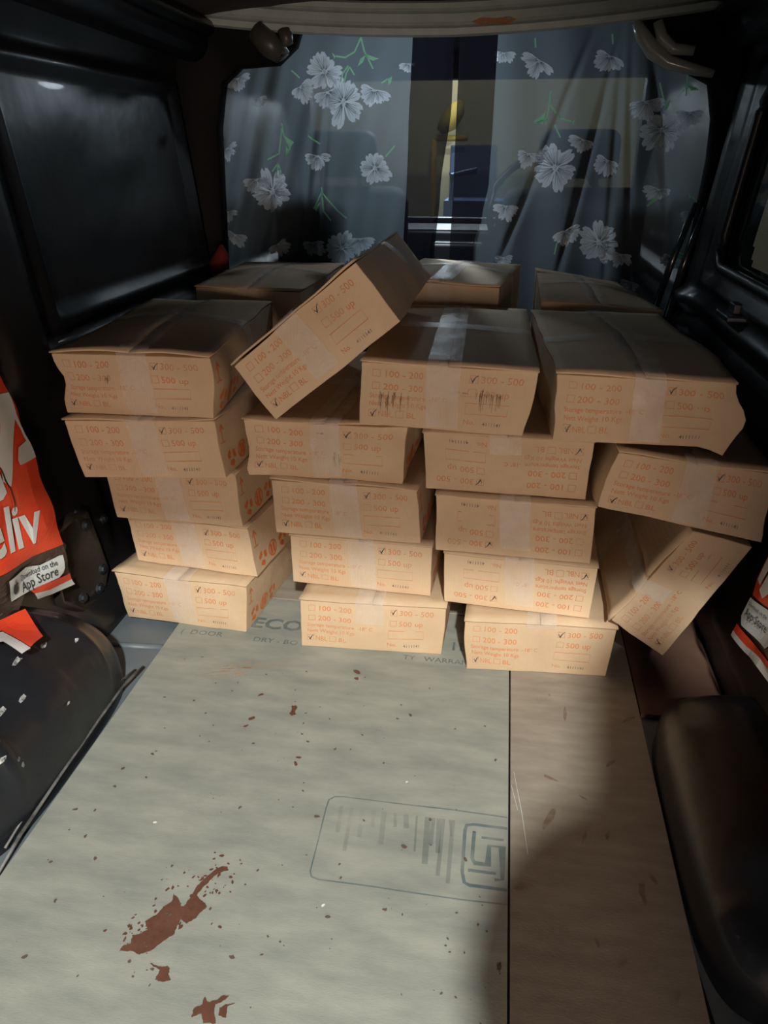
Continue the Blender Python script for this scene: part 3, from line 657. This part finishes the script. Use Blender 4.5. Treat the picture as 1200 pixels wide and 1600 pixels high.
RX = .462
def bnr(y, z, off=0): return (RX + .09 * (z - .1) - .010 + .003 * math.sin(40 * y + 12 * z) - off - .012 * smooth01((.19 - z) / .05) * smooth01((1.12 - y) / .1), y, z)
rbn = thing('banner', 'red and white vinyl banner low on the right wall beside the leaning carton', 'banner', (.46, 1.05, .14))
rm = [(.80, .46), (1.163, .46), (1.164, .336), (1.175, .266), (1.165, .235), (1.05, .262), (.80, .32)]
q = bpart('red_sheet', [rm], M['red'], 0, 3, rbn, bnr)
bpart('white_shape', [[(1.150, .46), (1.152, .336), (1.160, .270), (1.143, .268), (1.125, .33), (1.12, .46)], [(1.10, .40), (1.125, .31), (1.138, .262), (1.12, .256), (1.095, .29), (1.07, .40)]], M['white'], .004, 3, rbn, bnr)
bpart('clear_film', [[(1.165, .235), (1.175, .166), (1.10, .175), (.80, .25), (.80, .318), (1.05, .261)]], M['film'], -.0003, 2, rbn, bnr)
bg = bpart('store_badge', [[(1.160, .233), (1.168, .190), (1.155, .178), (1.06, .198), (1.05, .21), (1.055, .255), (1.07, .257)]], M['badge'], .004, 3, rbn, bnr)
tx = MB(); put_text(tx, 'App Store', 0, 0, .022, aff((1.155, .200), (-.97, .21), (.05, 1), bnr, .0055), .9, bold=.008); put_text(tx, 'Download on the', 0, 0, .011, aff((1.155, .221), (-.97, .21), (.05, 1), bnr, .0055), .9, bold=.006)
tx.build('lettering', M['badge_ink'], bg)
bpart('red_band', [[(1.175, .168), (1.180, .150), (1.12, .158), (1.06, .178), (.80, .23), (.80, .25), (1.10, .178)]], M['red'], .003, 2, rbn, bnr)
bpart('white_band', [[(1.180, .150), (1.182, .138), (1.12, .146), (1.055, .166), (.80, .215), (.80, .23), (1.06, .178), (1.12, .158)]], M['white'], .003, 2, rbn, bnr)
own(rbn)

# ================================================================== CARTONS
class Carton:
    """trilinear box over 8 corners (front BL BR TR TL, back BL BR TR TL) with bulges, crumple noise and dents"""
    def __init__(s, c, seed, bulge=(.004, .004, .003), dents=(), crumple=.0022):
        s.c = [Vector(p) for p in c]; s.seed = seed; s.bu = bulge; s.dents = dents; s.cr = crumple
        s.ctr = sum(s.c, Vector()) / 8
        s.ex = (s.c[1] - s.c[0] + s.c[2] - s.c[3]).normalized(); s.ez = (s.c[3] - s.c[0] + s.c[2] - s.c[1]).normalized(); s.ey = (s.c[4] - s.c[0]).normalized()
    def P(s, u, v, w):
        c = s.c
        f = (c[0] * (1-u) + c[1] * u) * (1-v) + (c[3] * (1-u) + c[2] * u) * v
        k = (c[4] * (1-u) + c[5] * u) * (1-v) + (c[7] * (1-u) + c[6] * u) * v
        p = f * (1-w) + k * w
        su, sv, sw = (math.sin(math.pi * min(max(t, 0), 1)) for t in (u, v, w))
        p = p + s.ex * ((2*u - 1) * s.bu[0] * sv * sw) + s.ez * ((2*v - 1) * s.bu[2] * su * sw * (1 if v > .5 else 0)) - s.ey * ((1 - 2*w) * s.bu[1] * su * sv)
        q = Vector((u * 3.1 + s.seed * 7.3, v * 1.6, w * 4.5)); n = noise.noise_vector(q) + noise.noise_vector(q * 2.7) * .45
        n.z *= .25 if (v < .06 or v > .94) else 1
        p = p + n * s.cr
        for (du, dv, dw, r, vec) in s.dents:
            d2 = ((u - du) * .28) ** 2 + ((v - dv) * .12) ** 2 + ((w - dw) * .5) ** 2; p = p + Vector(vec) * math.exp(-d2 / (r * r))
        return p
    def N(s, u, v, w, axis):
        return {'f': -s.ey, 't': s.ez, 'r': s.ex, 'l': -s.ex}[axis]
def grid(mb, fn, nu, nv, flip=False):
    b0 = len(mb.v)
    for j in range(nv + 1):
        for i in range(nu + 1): mb.v.append(Vector(fn(i / nu, j / nv)))
    for j in range(nv):
        for i in range(nu):
            a = b0 + j * (nu + 1) + i; q = (a, a + 1, a + nu + 2, a + nu + 1); mb.f.append(q[::-1] if flip else q)
ICON = True
def carton(key, corners, label, group, flipped=False, seed=0, icons=False, tape_len=(.95, .9), tapes=True, cross=True, dents=(), bulge=(.004, .004, 0), lift=.004, text=True, smudges=(), crumple=.0022, tape_u=(.40, .59), side_tape=False, bev=.0018):
    K = Carton(corners, seed, bulge, dents, crumple)
    base = (K.c[0] + K.c[1] + K.c[4] + K.c[5]) / 4
    t = thing('carton', label, 'carton', base, group)
    P = K.P; VT = .965
    bd = MB()
    grid(bd, lambda u, v: P(u, v * VT, 0), 14, 8); grid(bd, lambda u, v: P(u, v * VT, 1), 8, 4, True)
    grid(bd, lambda w, v: P(1, v * VT, w), 16, 8); grid(bd, lambda w, v: P(0, v * VT, w), 16, 8, True)
    grid(bd, lambda u, w: P(u, 0, w), 14, 16, True); grid(bd, lambda u, w: P(u, VT, w), 14, 16)
    # close by welding the borders (front 14 / back 8 differ: the seam is hidden at the back)
    o = from_lists('body', bd.v, bd.f, M['card'], t, True, weld=.0004)
    o.data.polygons.foreach_set('use_smooth', [True] * len(o.data.polygons))
    md = o.modifiers.new('b', 'BEVEL'); md.width = bev; md.segments = 2; md.limit_method = 'ANGLE'; md.angle_limit = math.radians(50)
    o.modifiers.new('w', 'WEIGHTED_NORMAL')
    rg = random.Random(seed * 13 + 5)
    # two long top flaps, meeting along the middle under the tape
    for k, (ua, ub) in enumerate(((-.004, .498), (.502, 1.004))):
        f = MB(); ph = rg.uniform(0, 6.28); amp = lift * rg.uniform(.6, 1.2)
        def top(a, w, dz, ua=ua, ub=ub, ph=ph, amp=amp):
            u = ua + (ub - ua) * a; ww = -.008 + 1.016 * w
            cu = amp * (1 - smooth01(w / .14)) * (.5 + .5 * math.sin(ph + u * 7)) + .35 * amp * math.sin(3 * u + ph) * math.sin(5 * ww)
            return P(u, 1, ww) + K.ez * (dz - .004 + max(cu, -.0015) - .0)
        grid(f, lambda a, w: top(a, w, .0032), 8, 18); grid(f, lambda a, w: top(a, w, 0), 8, 18, True)
        grid(f, lambda a, h: top(a, 0, .0032 * h), 8, 1); grid(f, lambda a, h: top(a, 1, .0032 * h), 8, 1, True)
        grid(f, lambda w, h: top(1, w, .0032 * h), 18, 1); grid(f, lambda w, h: top(0, w, .0032 * h), 18, 1, True)
        f.build('top_flap', M['card'], t, True, weld=.0003)
    def F(x, y, off=.0008):                            # front print space: mm, 280 x 122, y down from the top; flipped = upside down
        u, v = x / 280, 1 - y / 122
        if flipped: u, v = 1 - u, 1 - v
        u = min(max(u, .004), .996); v = min(max(v, .004), .955)
        return P(u, v, 0) + K.N(u, v, 0, 'f') * off
    if tapes:
        # lengthways tape: along the top seam and down the front
        tp = MB(); u0, u1 = tape_u; du = rg.uniform(-.02, .02); lw = tape_len[0]
        NS = 40
        for i in range(NS + 1):
            s_ = i / NS; sk = rg.uniform(-.002, .002)
            for e in (0, 1, 2, 3, 4):
                u = u0 + du + (u1 - u0) * e / 4 + sk
                if s_ < .6: w = 1 - s_ / .6; p = P(u, 1, w) + K.ez * (.0015 + lift * .8 * (1 - smooth01(w / .14)))
                else:
                    v = 1 - (s_ - .6) / .4 * lw; p = P(u + .02 * (1 - v), max(v, .01), -.0) + K.N(u, v, 0, 'f') * (.0042 * max(0, (v - .85) / .15) + .0018) + K.ez * (.0015 if i == int(.6 * NS) else 0)
                tp.v.append(p)
        for i in range(NS):
            for e in range(4): a = i * 5 + e; tp.f.append((a, a + 1, a + 6, a + 5))
        tp.build('packing_tape', M['tape'], t, True)
        if cross:
            tp = MB(); w0 = rg.uniform(.36, .52); dw = rg.uniform(-.05, .05)
            for i in range(25):
                s_ = i / 24
                for e in range(4):
                    w = w0 + dw * s_ + .085 * e / 3
                    if s_ < .8: u = s_ / .8 * 1.0; p = P(u, 1, w) + K.ez * (.0022)
                    else: v = 1 - (s_ - .8) / .2 * .5; p = P(1, v, w) + K.ex * .003
                    tp.v.append(p)
            for i in range(24):
                for e in range(3): a = i * 4 + e; tp.f.append((a, a + 1, a + 5, a + 4))
            tp.build('packing_tape', M['tape'], t, True)
    if text:
        q = MB(); ln = .9
        def sq(x, y, s_=12.5, h_=None):
            h_ = h_ or s_; stroke(q, [(x, y), (x + s_, y), (x + s_, y + h_), (x, y + h_)], ln, F, closed=True)
        def tt(s_, x, y, size, sx=1., bold=.006): put_text(q, s_, 0, 0, 1, lambda a, b_: F(x + a * size * sx, y - b_ * size), 1, bold)
        j = rg.uniform(-2, 2)
        sq(18 + j, 16); tt('100 - 200', 36 + j, 28, 17); sq(18 + j, 40); tt('200 - 300', 36 + j, 52.5, 17)
        tt('Storage temperature  -18° C', 14 + j, 69, 12.5, .88, .010); tt('Nett Weight 10 Kgs', 14 + j, 84, 12.5, .92, .010)
        sq(14 + j, 92); tt('NBL', 30 + j, 104.5, 15.5, .86); sq(59 + j, 92); tt('BL', 76 + j, 104.5, 15.5)
        sq(176 + j, 17); tt('300 - 500', 193 + j, 29, 17); sq(176 + j, 41); tt('500 up', 193 + j, 53.5, 17)
        sq(174 + j, 66, 68, 20); tt('No.', 172 + j, 106, 12.5)
        q.build('printed_text', M['ink'], t)
        pn = MB()
        for (cx, cy, sc_) in ((176 + j, 17, 1.0), (14 + j, 92, 1.05)):
            dx, dy = rg.uniform(-1, 2), rg.uniform(-1.5, 1.5); mx = -1 if False else 1
            stroke(pn, [(cx + dx + 1.5, cy + dy + 4), (cx + dx + 4.5, cy + dy + 10.5 * sc_), (cx + dx + 8, cy + dy + 3), (cx + dx + 12.5, cy + dy - 1.5)], [1.0, 1.9, 1.3, .6], lambda x, y: F(x, y, .0012))
        pn.build('pen_tick', M['pen'], t)
        st = MB(); put_text(st, rg.choice(['4111141', '4111141', '4111111']), 0, 0, 1, lambda a, b_: F(203 + j + a * 9.5, 107 - b_ * 9.5, .001), 1, .01); st.build('stamped_number', M['stamp'], t)
    if icons:
        q = MB()
        def R_(y_, z_):                                # side face, metres from the front edge / from the bottom
            v = z_ / .12; return P(1, min(max(v, .01), .95), y_ / .52) + K.ex * .0011
        for kk, cy in enumerate((.040, .088, .136, .40)):
            cz = .028; r0 = .0175
            if kk % 2 == 0:
                for a3 in range(3):
                    a_ = [math.radians(90 + 120 * a3 + 14 * k + 8) for k in range(7)]
                    stroke(q, [(cy + .0125 * math.cos(a), cz + .0125 * math.sin(a)) for a in a_], [.0105, .0105, .0105, .0105, .015, .009, .001], R_)
            else:
                pts = [(cy + r0 * math.cos(math.radians(k * 24)), cz + r0 * math.sin(math.radians(k * 24))) for k in range(15)]
                stroke(q, pts, .004, R_, closed=True)
                stroke(q, [(cy - .0065, cz - .012), (cy - .0065, cz + .012)], .009, R_); stroke(q, [(cy + .0055, cz - .012), (cy + .0055, cz + .012)], .009, R_)
            q.build('printed_symbol', M['ink_side'], t)['kind'] = 'stuff'; q = MB()
        stroke(q, [(.018, .068), (.018, .098)], .003, R_); stroke(q, [(.010, .090), (.018, .102), (.026, .090)], .003, R_); stroke(q, [(.008, .066), (.028, .066)], .002, R_)
        q.build('printed_symbol', M['ink_side'], t)['kind'] = 'stuff'
    if smudges:
        q = MB()
        for (x, y, n_, ww, hh, ver) in smudges:
            for k in range(n_):
                xx = x + rg.uniform(0, ww); yy = y + rg.uniform(0, hh * .4); l0 = rg.uniform(.3, 1) * hh
                if ver: stroke(q, [(xx, yy), (xx + rg.uniform(-1, 1), yy + l0)], [1.6, .5], lambda a, b_: F(a, b_, .0014))
                else: stroke(q, [(xx, yy), (xx + l0, yy + rg.uniform(-2, 2))], [1.8, .6], lambda a, b_: F(a, b_, .0014))
        q.build('smudge', M['smudge'], t)['kind'] = 'stuff'
    own(t)
    return t
CORNERS = {
'L5': [(-0.7658, 1.2566, 0.0), (-0.4917, 1.2408, 0.0), (-0.4821, 1.2408, 0.1175), (-0.7836, 1.2566, 0.1162), (-0.7108, 1.7566, 0.0), (-0.4367, 1.7408, 0.0), (-0.4271, 1.7408, 0.1175), (-0.7286, 1.7566, 0.1175)],
'L4': [(-0.7471, 1.3002, 0.12), (-0.4684, 1.2726, 0.12), (-0.4806, 1.2726, 0.2375), (-0.7562, 1.3002, 0.2335), (-0.6771, 1.8002, 0.12), (-0.3984, 1.7726, 0.12), (-0.4106, 1.7726, 0.2375), (-0.6862, 1.8002, 0.2375)],
'L3': [(-0.7605, 1.2668, 0.24), (-0.4872, 1.2682, 0.24), (-0.4948, 1.2682, 0.3575), (-0.7695, 1.2668, 0.3535), (-0.7155, 1.7768, 0.24), (-0.4422, 1.7782, 0.24), (-0.4498, 1.7782, 0.3575), (-0.7245, 1.7768, 0.3575)],
'L2': [(-0.7715, 1.197, 0.36), (-0.5004, 1.2363, 0.36), (-0.5124, 1.2363, 0.4775), (-0.7906, 1.197, 0.4775), (-0.7515, 1.717, 0.36), (-0.4804, 1.7563, 0.36), (-0.4924, 1.7563, 0.4775), (-0.7706, 1.717, 0.4775)],
'L1': [(-0.7943, 1.2234, 0.48), (-0.5112, 1.2336, 0.48), (-0.5104, 1.2336, 0.5975), (-0.8046, 1.2234, 0.5962), (-0.8393, 1.7534, 0.48), (-0.5562, 1.7636, 0.48), (-0.5554, 1.7636, 0.5975), (-0.8496, 1.7534, 0.5975)],
'CL5': [(-0.3633, 1.2125, 0.0), (-0.0728, 1.2271, 0.0), (-0.0668, 1.2271, 0.1175), (-0.3595, 1.2125, 0.1175), (-0.3533, 1.7325, 0.0), (-0.0628, 1.7471, 0.0), (-0.0568, 1.7471, 0.1175), (-0.3495, 1.7325, 0.1175)],
'CL4': [(-0.3892, 1.2668, 0.12), (-0.1012, 1.2546, 0.12), (-0.1032, 1.2546, 0.2368), (-0.3884, 1.2668, 0.2335), (-0.3642, 1.7868, 0.12), (-0.0762, 1.7746, 0.12), (-0.0782, 1.7746, 0.2375), (-0.3634, 1.7868, 0.2375)],
'CL3': [(-0.4134, 1.2542, 0.24), (-0.124, 1.2507, 0.24), (-0.1291, 1.2507, 0.3575), (-0.4169, 1.2542, 0.3575), (-0.3934, 1.7742, 0.24), (-0.104, 1.7707, 0.24), (-0.1091, 1.7707, 0.3575), (-0.3969, 1.7742, 0.3575)],
'CL2': [(-0.4566, 1.2622, 0.36), (-0.1642, 1.2611, 0.36), (-0.1534, 1.2611, 0.4735), (-0.4668, 1.2622, 0.4735), (-0.4266, 1.7822, 0.36), (-0.1342, 1.7811, 0.36), (-0.1234, 1.7811, 0.4775), (-0.4368, 1.7822, 0.4775)],
'CR5': [(-0.0264, 1.1902, 0.0), (0.2499, 1.2071, -0.0), (0.2572, 1.2071, 0.1169), (-0.0285, 1.1902, 0.1175), (-0.0264, 1.7102, 0.0), (0.2499, 1.7271, -0.0), (0.2572, 1.7271, 0.1175), (-0.0285, 1.7102, 0.1175)],
'CR4': [(-0.0729, 1.24, 0.12), (0.2053, 1.2224, 0.12), (0.2087, 1.2224, 0.2361), (-0.077, 1.24, 0.2343), (-0.0529, 1.76, 0.12), (0.2253, 1.7424, 0.12), (0.2287, 1.7424, 0.2375), (-0.057, 1.76, 0.2375)],
'CR3': [(-0.0925, 1.2323, 0.24), (0.1945, 1.2229, 0.24), (0.1914, 1.2229, 0.3575), (-0.0963, 1.2323, 0.3575), (-0.0805, 1.7523, 0.24), (0.2065, 1.7429, 0.24), (0.2034, 1.7429, 0.3575), (-0.0843, 1.7523, 0.3575)],
'CR2': [(-0.1155, 1.2478, 0.36), (0.1729, 1.2416, 0.36), (0.1761, 1.2416, 0.4735), (-0.1229, 1.2478, 0.4735), (-0.1155, 1.7678, 0.36), (0.1729, 1.7616, 0.36), (0.1761, 1.7616, 0.4775), (-0.1229, 1.7678, 0.4775)],
'CR1': [(-0.2396, 1.2471, 0.48), (0.0582, 1.2225, 0.48), (0.0691, 1.2225, 0.5975), (-0.2344, 1.2471, 0.5975), (-0.2516, 1.7871, 0.48), (0.0462, 1.7625, 0.48), (0.0571, 1.7625, 0.5975), (-0.2464, 1.7871, 0.5975)],
'R1': [(0.1002, 1.2162, 0.48), (0.375, 1.2162, 0.48), (0.3785, 1.2162, 0.5935), (0.1001, 1.2162, 0.5975), (0.0702, 1.7562, 0.48), (0.345, 1.7562, 0.48), (0.3485, 1.7562, 0.5975), (0.0701, 1.7562, 0.5975)],
'R2': [(0.1924, 1.2, 0.3671), (0.4707, 1.2, 0.3194), (0.4657, 1.2, 0.4501), (0.2137, 1.2, 0.472), (0.1944, 1.7, 0.3671), (0.4727, 1.7, 0.3194), (0.4677, 1.7, 0.4501), (0.2157, 1.7, 0.472)],
'R3': [(0.3453, 1.2, 0.0657), (0.457, 1.2, 0.309), (0.349, 1.2, 0.333), (0.2397, 1.2, 0.1372), (0.3453, 1.7, 0.0657), (0.457, 1.7, 0.309), (0.349, 1.7, 0.333), (0.2397, 1.7, 0.1372)],
'T': [(-0.3919, 1.232, 0.4844), (-0.1635, 1.232, 0.6687), (-0.2432, 1.232, 0.7648), (-0.4664, 1.232, 0.5829), (-0.3919, 1.732, 0.4844), (-0.1635, 1.732, 0.6687), (-0.2432, 1.732, 0.7648), (-0.4664, 1.732, 0.5829)],
}

FG = {'L': 'cartons in the left stack', 'CL': 'cartons in the stack left of centre', 'CR': 'cartons in the stack right of centre', 'R': 'cartons piled at the right wall', 'T': None}
SPEC = {
 'L1': dict(label='top carton of the left stack with a sagging dark lid and brown spot', icons=True, lift=.010, bulge=(.012, .006, .018), dents=[(0, .55, 0, .02, (.012, 0, 0)), (1, .5, .1, .05, (.014, 0, 0))], smudges=[(88, 42, 6, 8, 14, True)], crumple=.004),
 'L2': dict(label='second carton from the top of the left stack, wider than the one below', icons=True, lift=.004, dents=[(1, .6, .2, .04, (.006, 0, 0))], crumple=.003),
 'L3': dict(label='middle carton of the left stack', icons=True),
 'L4': dict(label='second carton from the bottom of the left stack', icons=True),
 'L5': dict(label='bottom carton of the left stack, nearest the metal floor strip', icons=True, bulge=(.005, .006, 0), dents=[(.93, .5, 0, .025, (0, .006, 0))], crumple=.003),
 'CL5': dict(label='bottom carton of the stack left of centre, on the plywood', icons=True, lift=.002, tape_len=(.42, .9)),
 'CL4': dict(label='second carton from the bottom, stack left of centre', icons=True, lift=.001),
 'CL3': dict(label='third carton from the bottom, stack left of centre, with a loose front flap corner', icons=True, lift=.006, dents=[(1, 1, 0, .03, (-.006, .004, -.004))]),
 'CL2': dict(label='dented torn carton under the tilted carton, stack left of centre', icons=True, lift=.005, dents=[(.98, .9, 0, .03, (.0, .012, 0)), (0, .1, 0, .02, (-.006, -.008, 0)), (.6, .2, 0, .03, (0, .006, 0))], crumple=.0045, smudges=[(125, 20, 5, 14, 8, False), (150, 60, 8, 20, 40, True)]),
 'CR1': dict(label='top carton of the stack right of centre, smudged front and flat taped lid', lift=.003, bulge=(.004, .003, .006), dents=[(1, .0, 0, .04, (-.006, .004, 0))], smudges=[(30, 55, 24, 52, 34, True), (190, 38, 20, 40, 34, True), (150, 45, 5, 20, 20, False)]),
 'CR2': dict(label='upside down carton directly under the top one, stack right of centre', flipped=True, lift=.002, tape_len=(.30, .9)),
 'CR3': dict(label='middle upside down carton of the stack right of centre', flipped=True, lift=.002, tape_len=(.85, .9), dents=[(.05, .65, 0, .04, (0, .008, 0))]),
 'CR4': dict(label='lowest upside down carton, second from the bottom right of centre', flipped=True, lift=.002, tape_len=(.9, .9)),
 'CR5': dict(label='bottom carton of the stack right of centre, nearest the camera on the plywood seam', lift=.003, tape_len=(.08, .9), dents=[(0, .1, 0, .03, (.006, -.002, 0))]),
 'R1': dict(label='top carton at the right wall with a torn crushed right side', lift=.005, bulge=(.006, .004, .012), dents=[(1, .45, 0, .035, (.024, -.01, 0)), (1, .5, .35, .12, (.018, 0, 0)), (1, .02, 0, .02, (0, -.006, -.012)), (.8, .6, 0, .06, (0, .005, 0))], crumple=.0045, tape_u=(.42, .60)),
 'R2': dict(label='carton with a tipped front under the top one at the right wall', lift=.004, bulge=(.003, .005, .0), dents=[(0, .45, .15, .08, (-.014, 0, 0))], crumple=.004, tape_u=(.42, .62), tape_len=(.95, .9)),
 'R3': dict(label='carton wedged slantwise on edge between the right stack and the right wall', lift=.006, bulge=(.002, .005, .002), tape_u=(.36, .50), tape_len=(.42, .9), crumple=.003),
 'T': dict(label='tilted carton leaning across the middle of the pile', lift=.004, bulge=(.010, .003, .004), tape_u=(.38, .56), crumple=.003, tape_len=(.9, .9)),
}
for i, (k, c) in enumerate(CORNERS.items()):
    sp_ = SPEC[k]; g = FG[k.rstrip('12345')]
    carton(k, c, group=g, seed=i + 1, **sp_)
def bx8(fl, fr, br, bl, zb):
    dn = [(p[0], p[1], zb) for p in (fl, fr, br, bl)]
    return [dn[0], dn[1], fr, fl, dn[3], dn[2], br, bl]
H2 = .1225
back = {
 'B1': [(-.762, 1.815, .622), (-.490, 1.805, .618), (-.482, 2.285, .622), (-.788, 2.285, .622)],
 'B2': [(-.290, 1.825, .650), (-.008, 1.812, .640), (.046, 2.265, .632), (-.235, 2.290, .640)],
 'B3': [(.092, 1.795, .612), (.362, 1.785, .600), (.310, 2.200, .600), (.092, 2.285, .620)],
}
BL_ = {'B1': 'flat lid carton in the back row at the left, behind the left stack', 'B2': 'taped carton in the back row in the middle, by the curtain gap', 'B3': 'carton in the back row at the right with a rounded dark lid'}
for i, (k, c) in enumerate(back.items()):
    carton(k, bx8(*c, .492), BL_[k], 'back row top cartons', seed=30 + i, text=False, lift=.003, bulge=(.003, .003, .014), crumple=.003)
    for n_ in range(4):
        z0 = n_ * H2; lo = [(p[0], p[1], z0 + .1215) for p in c]
        carton(k + str(n_), bx8(*lo, z0), ('lowest', 'second lowest', 'third', 'fourth')[n_] + ' carton up in the hidden back row stack ' + {'B1': 'at the left wall', 'B2': 'in the middle', 'B3': 'at the right wall'}[k], 'hidden back row cartons', seed=40 + 4 * i + n_, text=False, tapes=False, lift=.0, bulge=(.001, .001, 0), crumple=.001)

# ================================================================== PERSON BEHIND THE CAMERA (outside the frame, casts the soft shadow over the right of the floor)
def skinned(name, verts, edges, radii, m, parent=None, sub_=2, root=0):
    me = bpy.data.meshes.new(name); me.from_pydata(verts, edges, []); o = link(name, me, m, parent)
    sk = o.modifiers.new('s', 'SKIN'); sk.use_smooth_shade = True
    for i, r in enumerate(radii):
        d = me.skin_vertices[0].data[i]; d.radius = r if isinstance(r, tuple) else (r, r); d.use_root = (i == root)
    sd = o.modifiers.new('d', 'SUBSURF'); sd.levels = sub_; sd.render_levels = sub_
    return o
PX, PY, PG = .475, -.235, -.60
pe = thing('person', 'person in a dark shirt standing behind the open tail, out of frame', 'person', (PX, PY, PG))
V = [(0,0,.95),(0,.01,1.10),(0,.015,1.28),(0,0,1.42),(0,.01,1.53),(0,.03,1.62),(0,.03,1.74),
     (-.29,.10,1.41),(-.135,.02,1.62),(-.108,.04,1.79),(-.108,.055,1.86),(.19,0,1.41),(.24,0,1.16),(.25,.06,.92),(.25,.08,.84),
     (-.10,0,.90),(-.11,.02,.50),(-.12,-.03,.10),(-.12,.10,.04),(.10,0,.90),(.11,.02,.50),(.12,-.03,.10),(.12,.10,.04)]
E_ = [(0,1),(1,2),(2,3),(3,4),(4,5),(5,6),(3,7),(7,8),(8,9),(9,10),(3,11),(11,12),(12,13),(13,14),(0,15),(15,16),(16,17),(17,18),(0,19),(19,20),(20,21),(21,22)]
R_ = [(.15,.11),(.14,.10),(.16,.11),(.12,.09),.055,.085,.075,(.10),.062,.058,.045,.06,.042,.032,.035,.09,.058,.042,.035,.09,.058,.042,.035]
b_ = skinned('body', V, E_, R_, M['shirt'], pe); b_.location = (0, 0, 0)
for s_ in (-1, 1):
    fv, fe, fr = [], [], []
    X = (lambda p: p) if s_ > 0 else (lambda p: (p[0] + .142, p[1] - .01, 2.70 - p[2]))       # the left hand is raised to the roof edge
    for k, (dy, ln) in enumerate(((-.03, .065), (-.01, .075), (.012, .07), (.032, .055))):
        n0 = len(fv); x0 = s_ * .25; fv += [X((x0, .08 + dy, .82)), X((x0, .09 + dy, .82 - ln * .6)), X((x0 - s_ * .01, .10 + dy, .82 - ln))]; fe += [(n0, n0 + 1), (n0 + 1, n0 + 2)]; fr += [.010, .009, .008]
        skinned('finger', fv[n0:], [(0, 1), (1, 2)], fr[n0:], M['skin'], pe, 1)
    skinned('thumb', [X((s_ * .24, .11, .85)), X((s_ * .225, .13, .82)), X((s_ * .215, .135, .79))], [(0, 1), (1, 2)], [.012, .011, .009], M['skin'], pe, 1)
h_ = MB()
for j in range(9):
    a = math.pi * .5 * j / 8
    for i in range(16):
        c_ = 2 * math.pi * i / 16; h_.v.append(Vector((.088 * math.cos(a) * math.cos(c_), .02 + .10 * math.cos(a) * math.sin(c_) - .012 * (1 - j / 8), 1.685 + .125 * math.sin(a))))
for j in range(8):
    for i in range(16): h_.f.append((j*16+i, j*16+(i+1) % 16, (j+1)*16+(i+1) % 16, (j+1)*16+i))
h_.build('hair', M['hair'], pe, True)
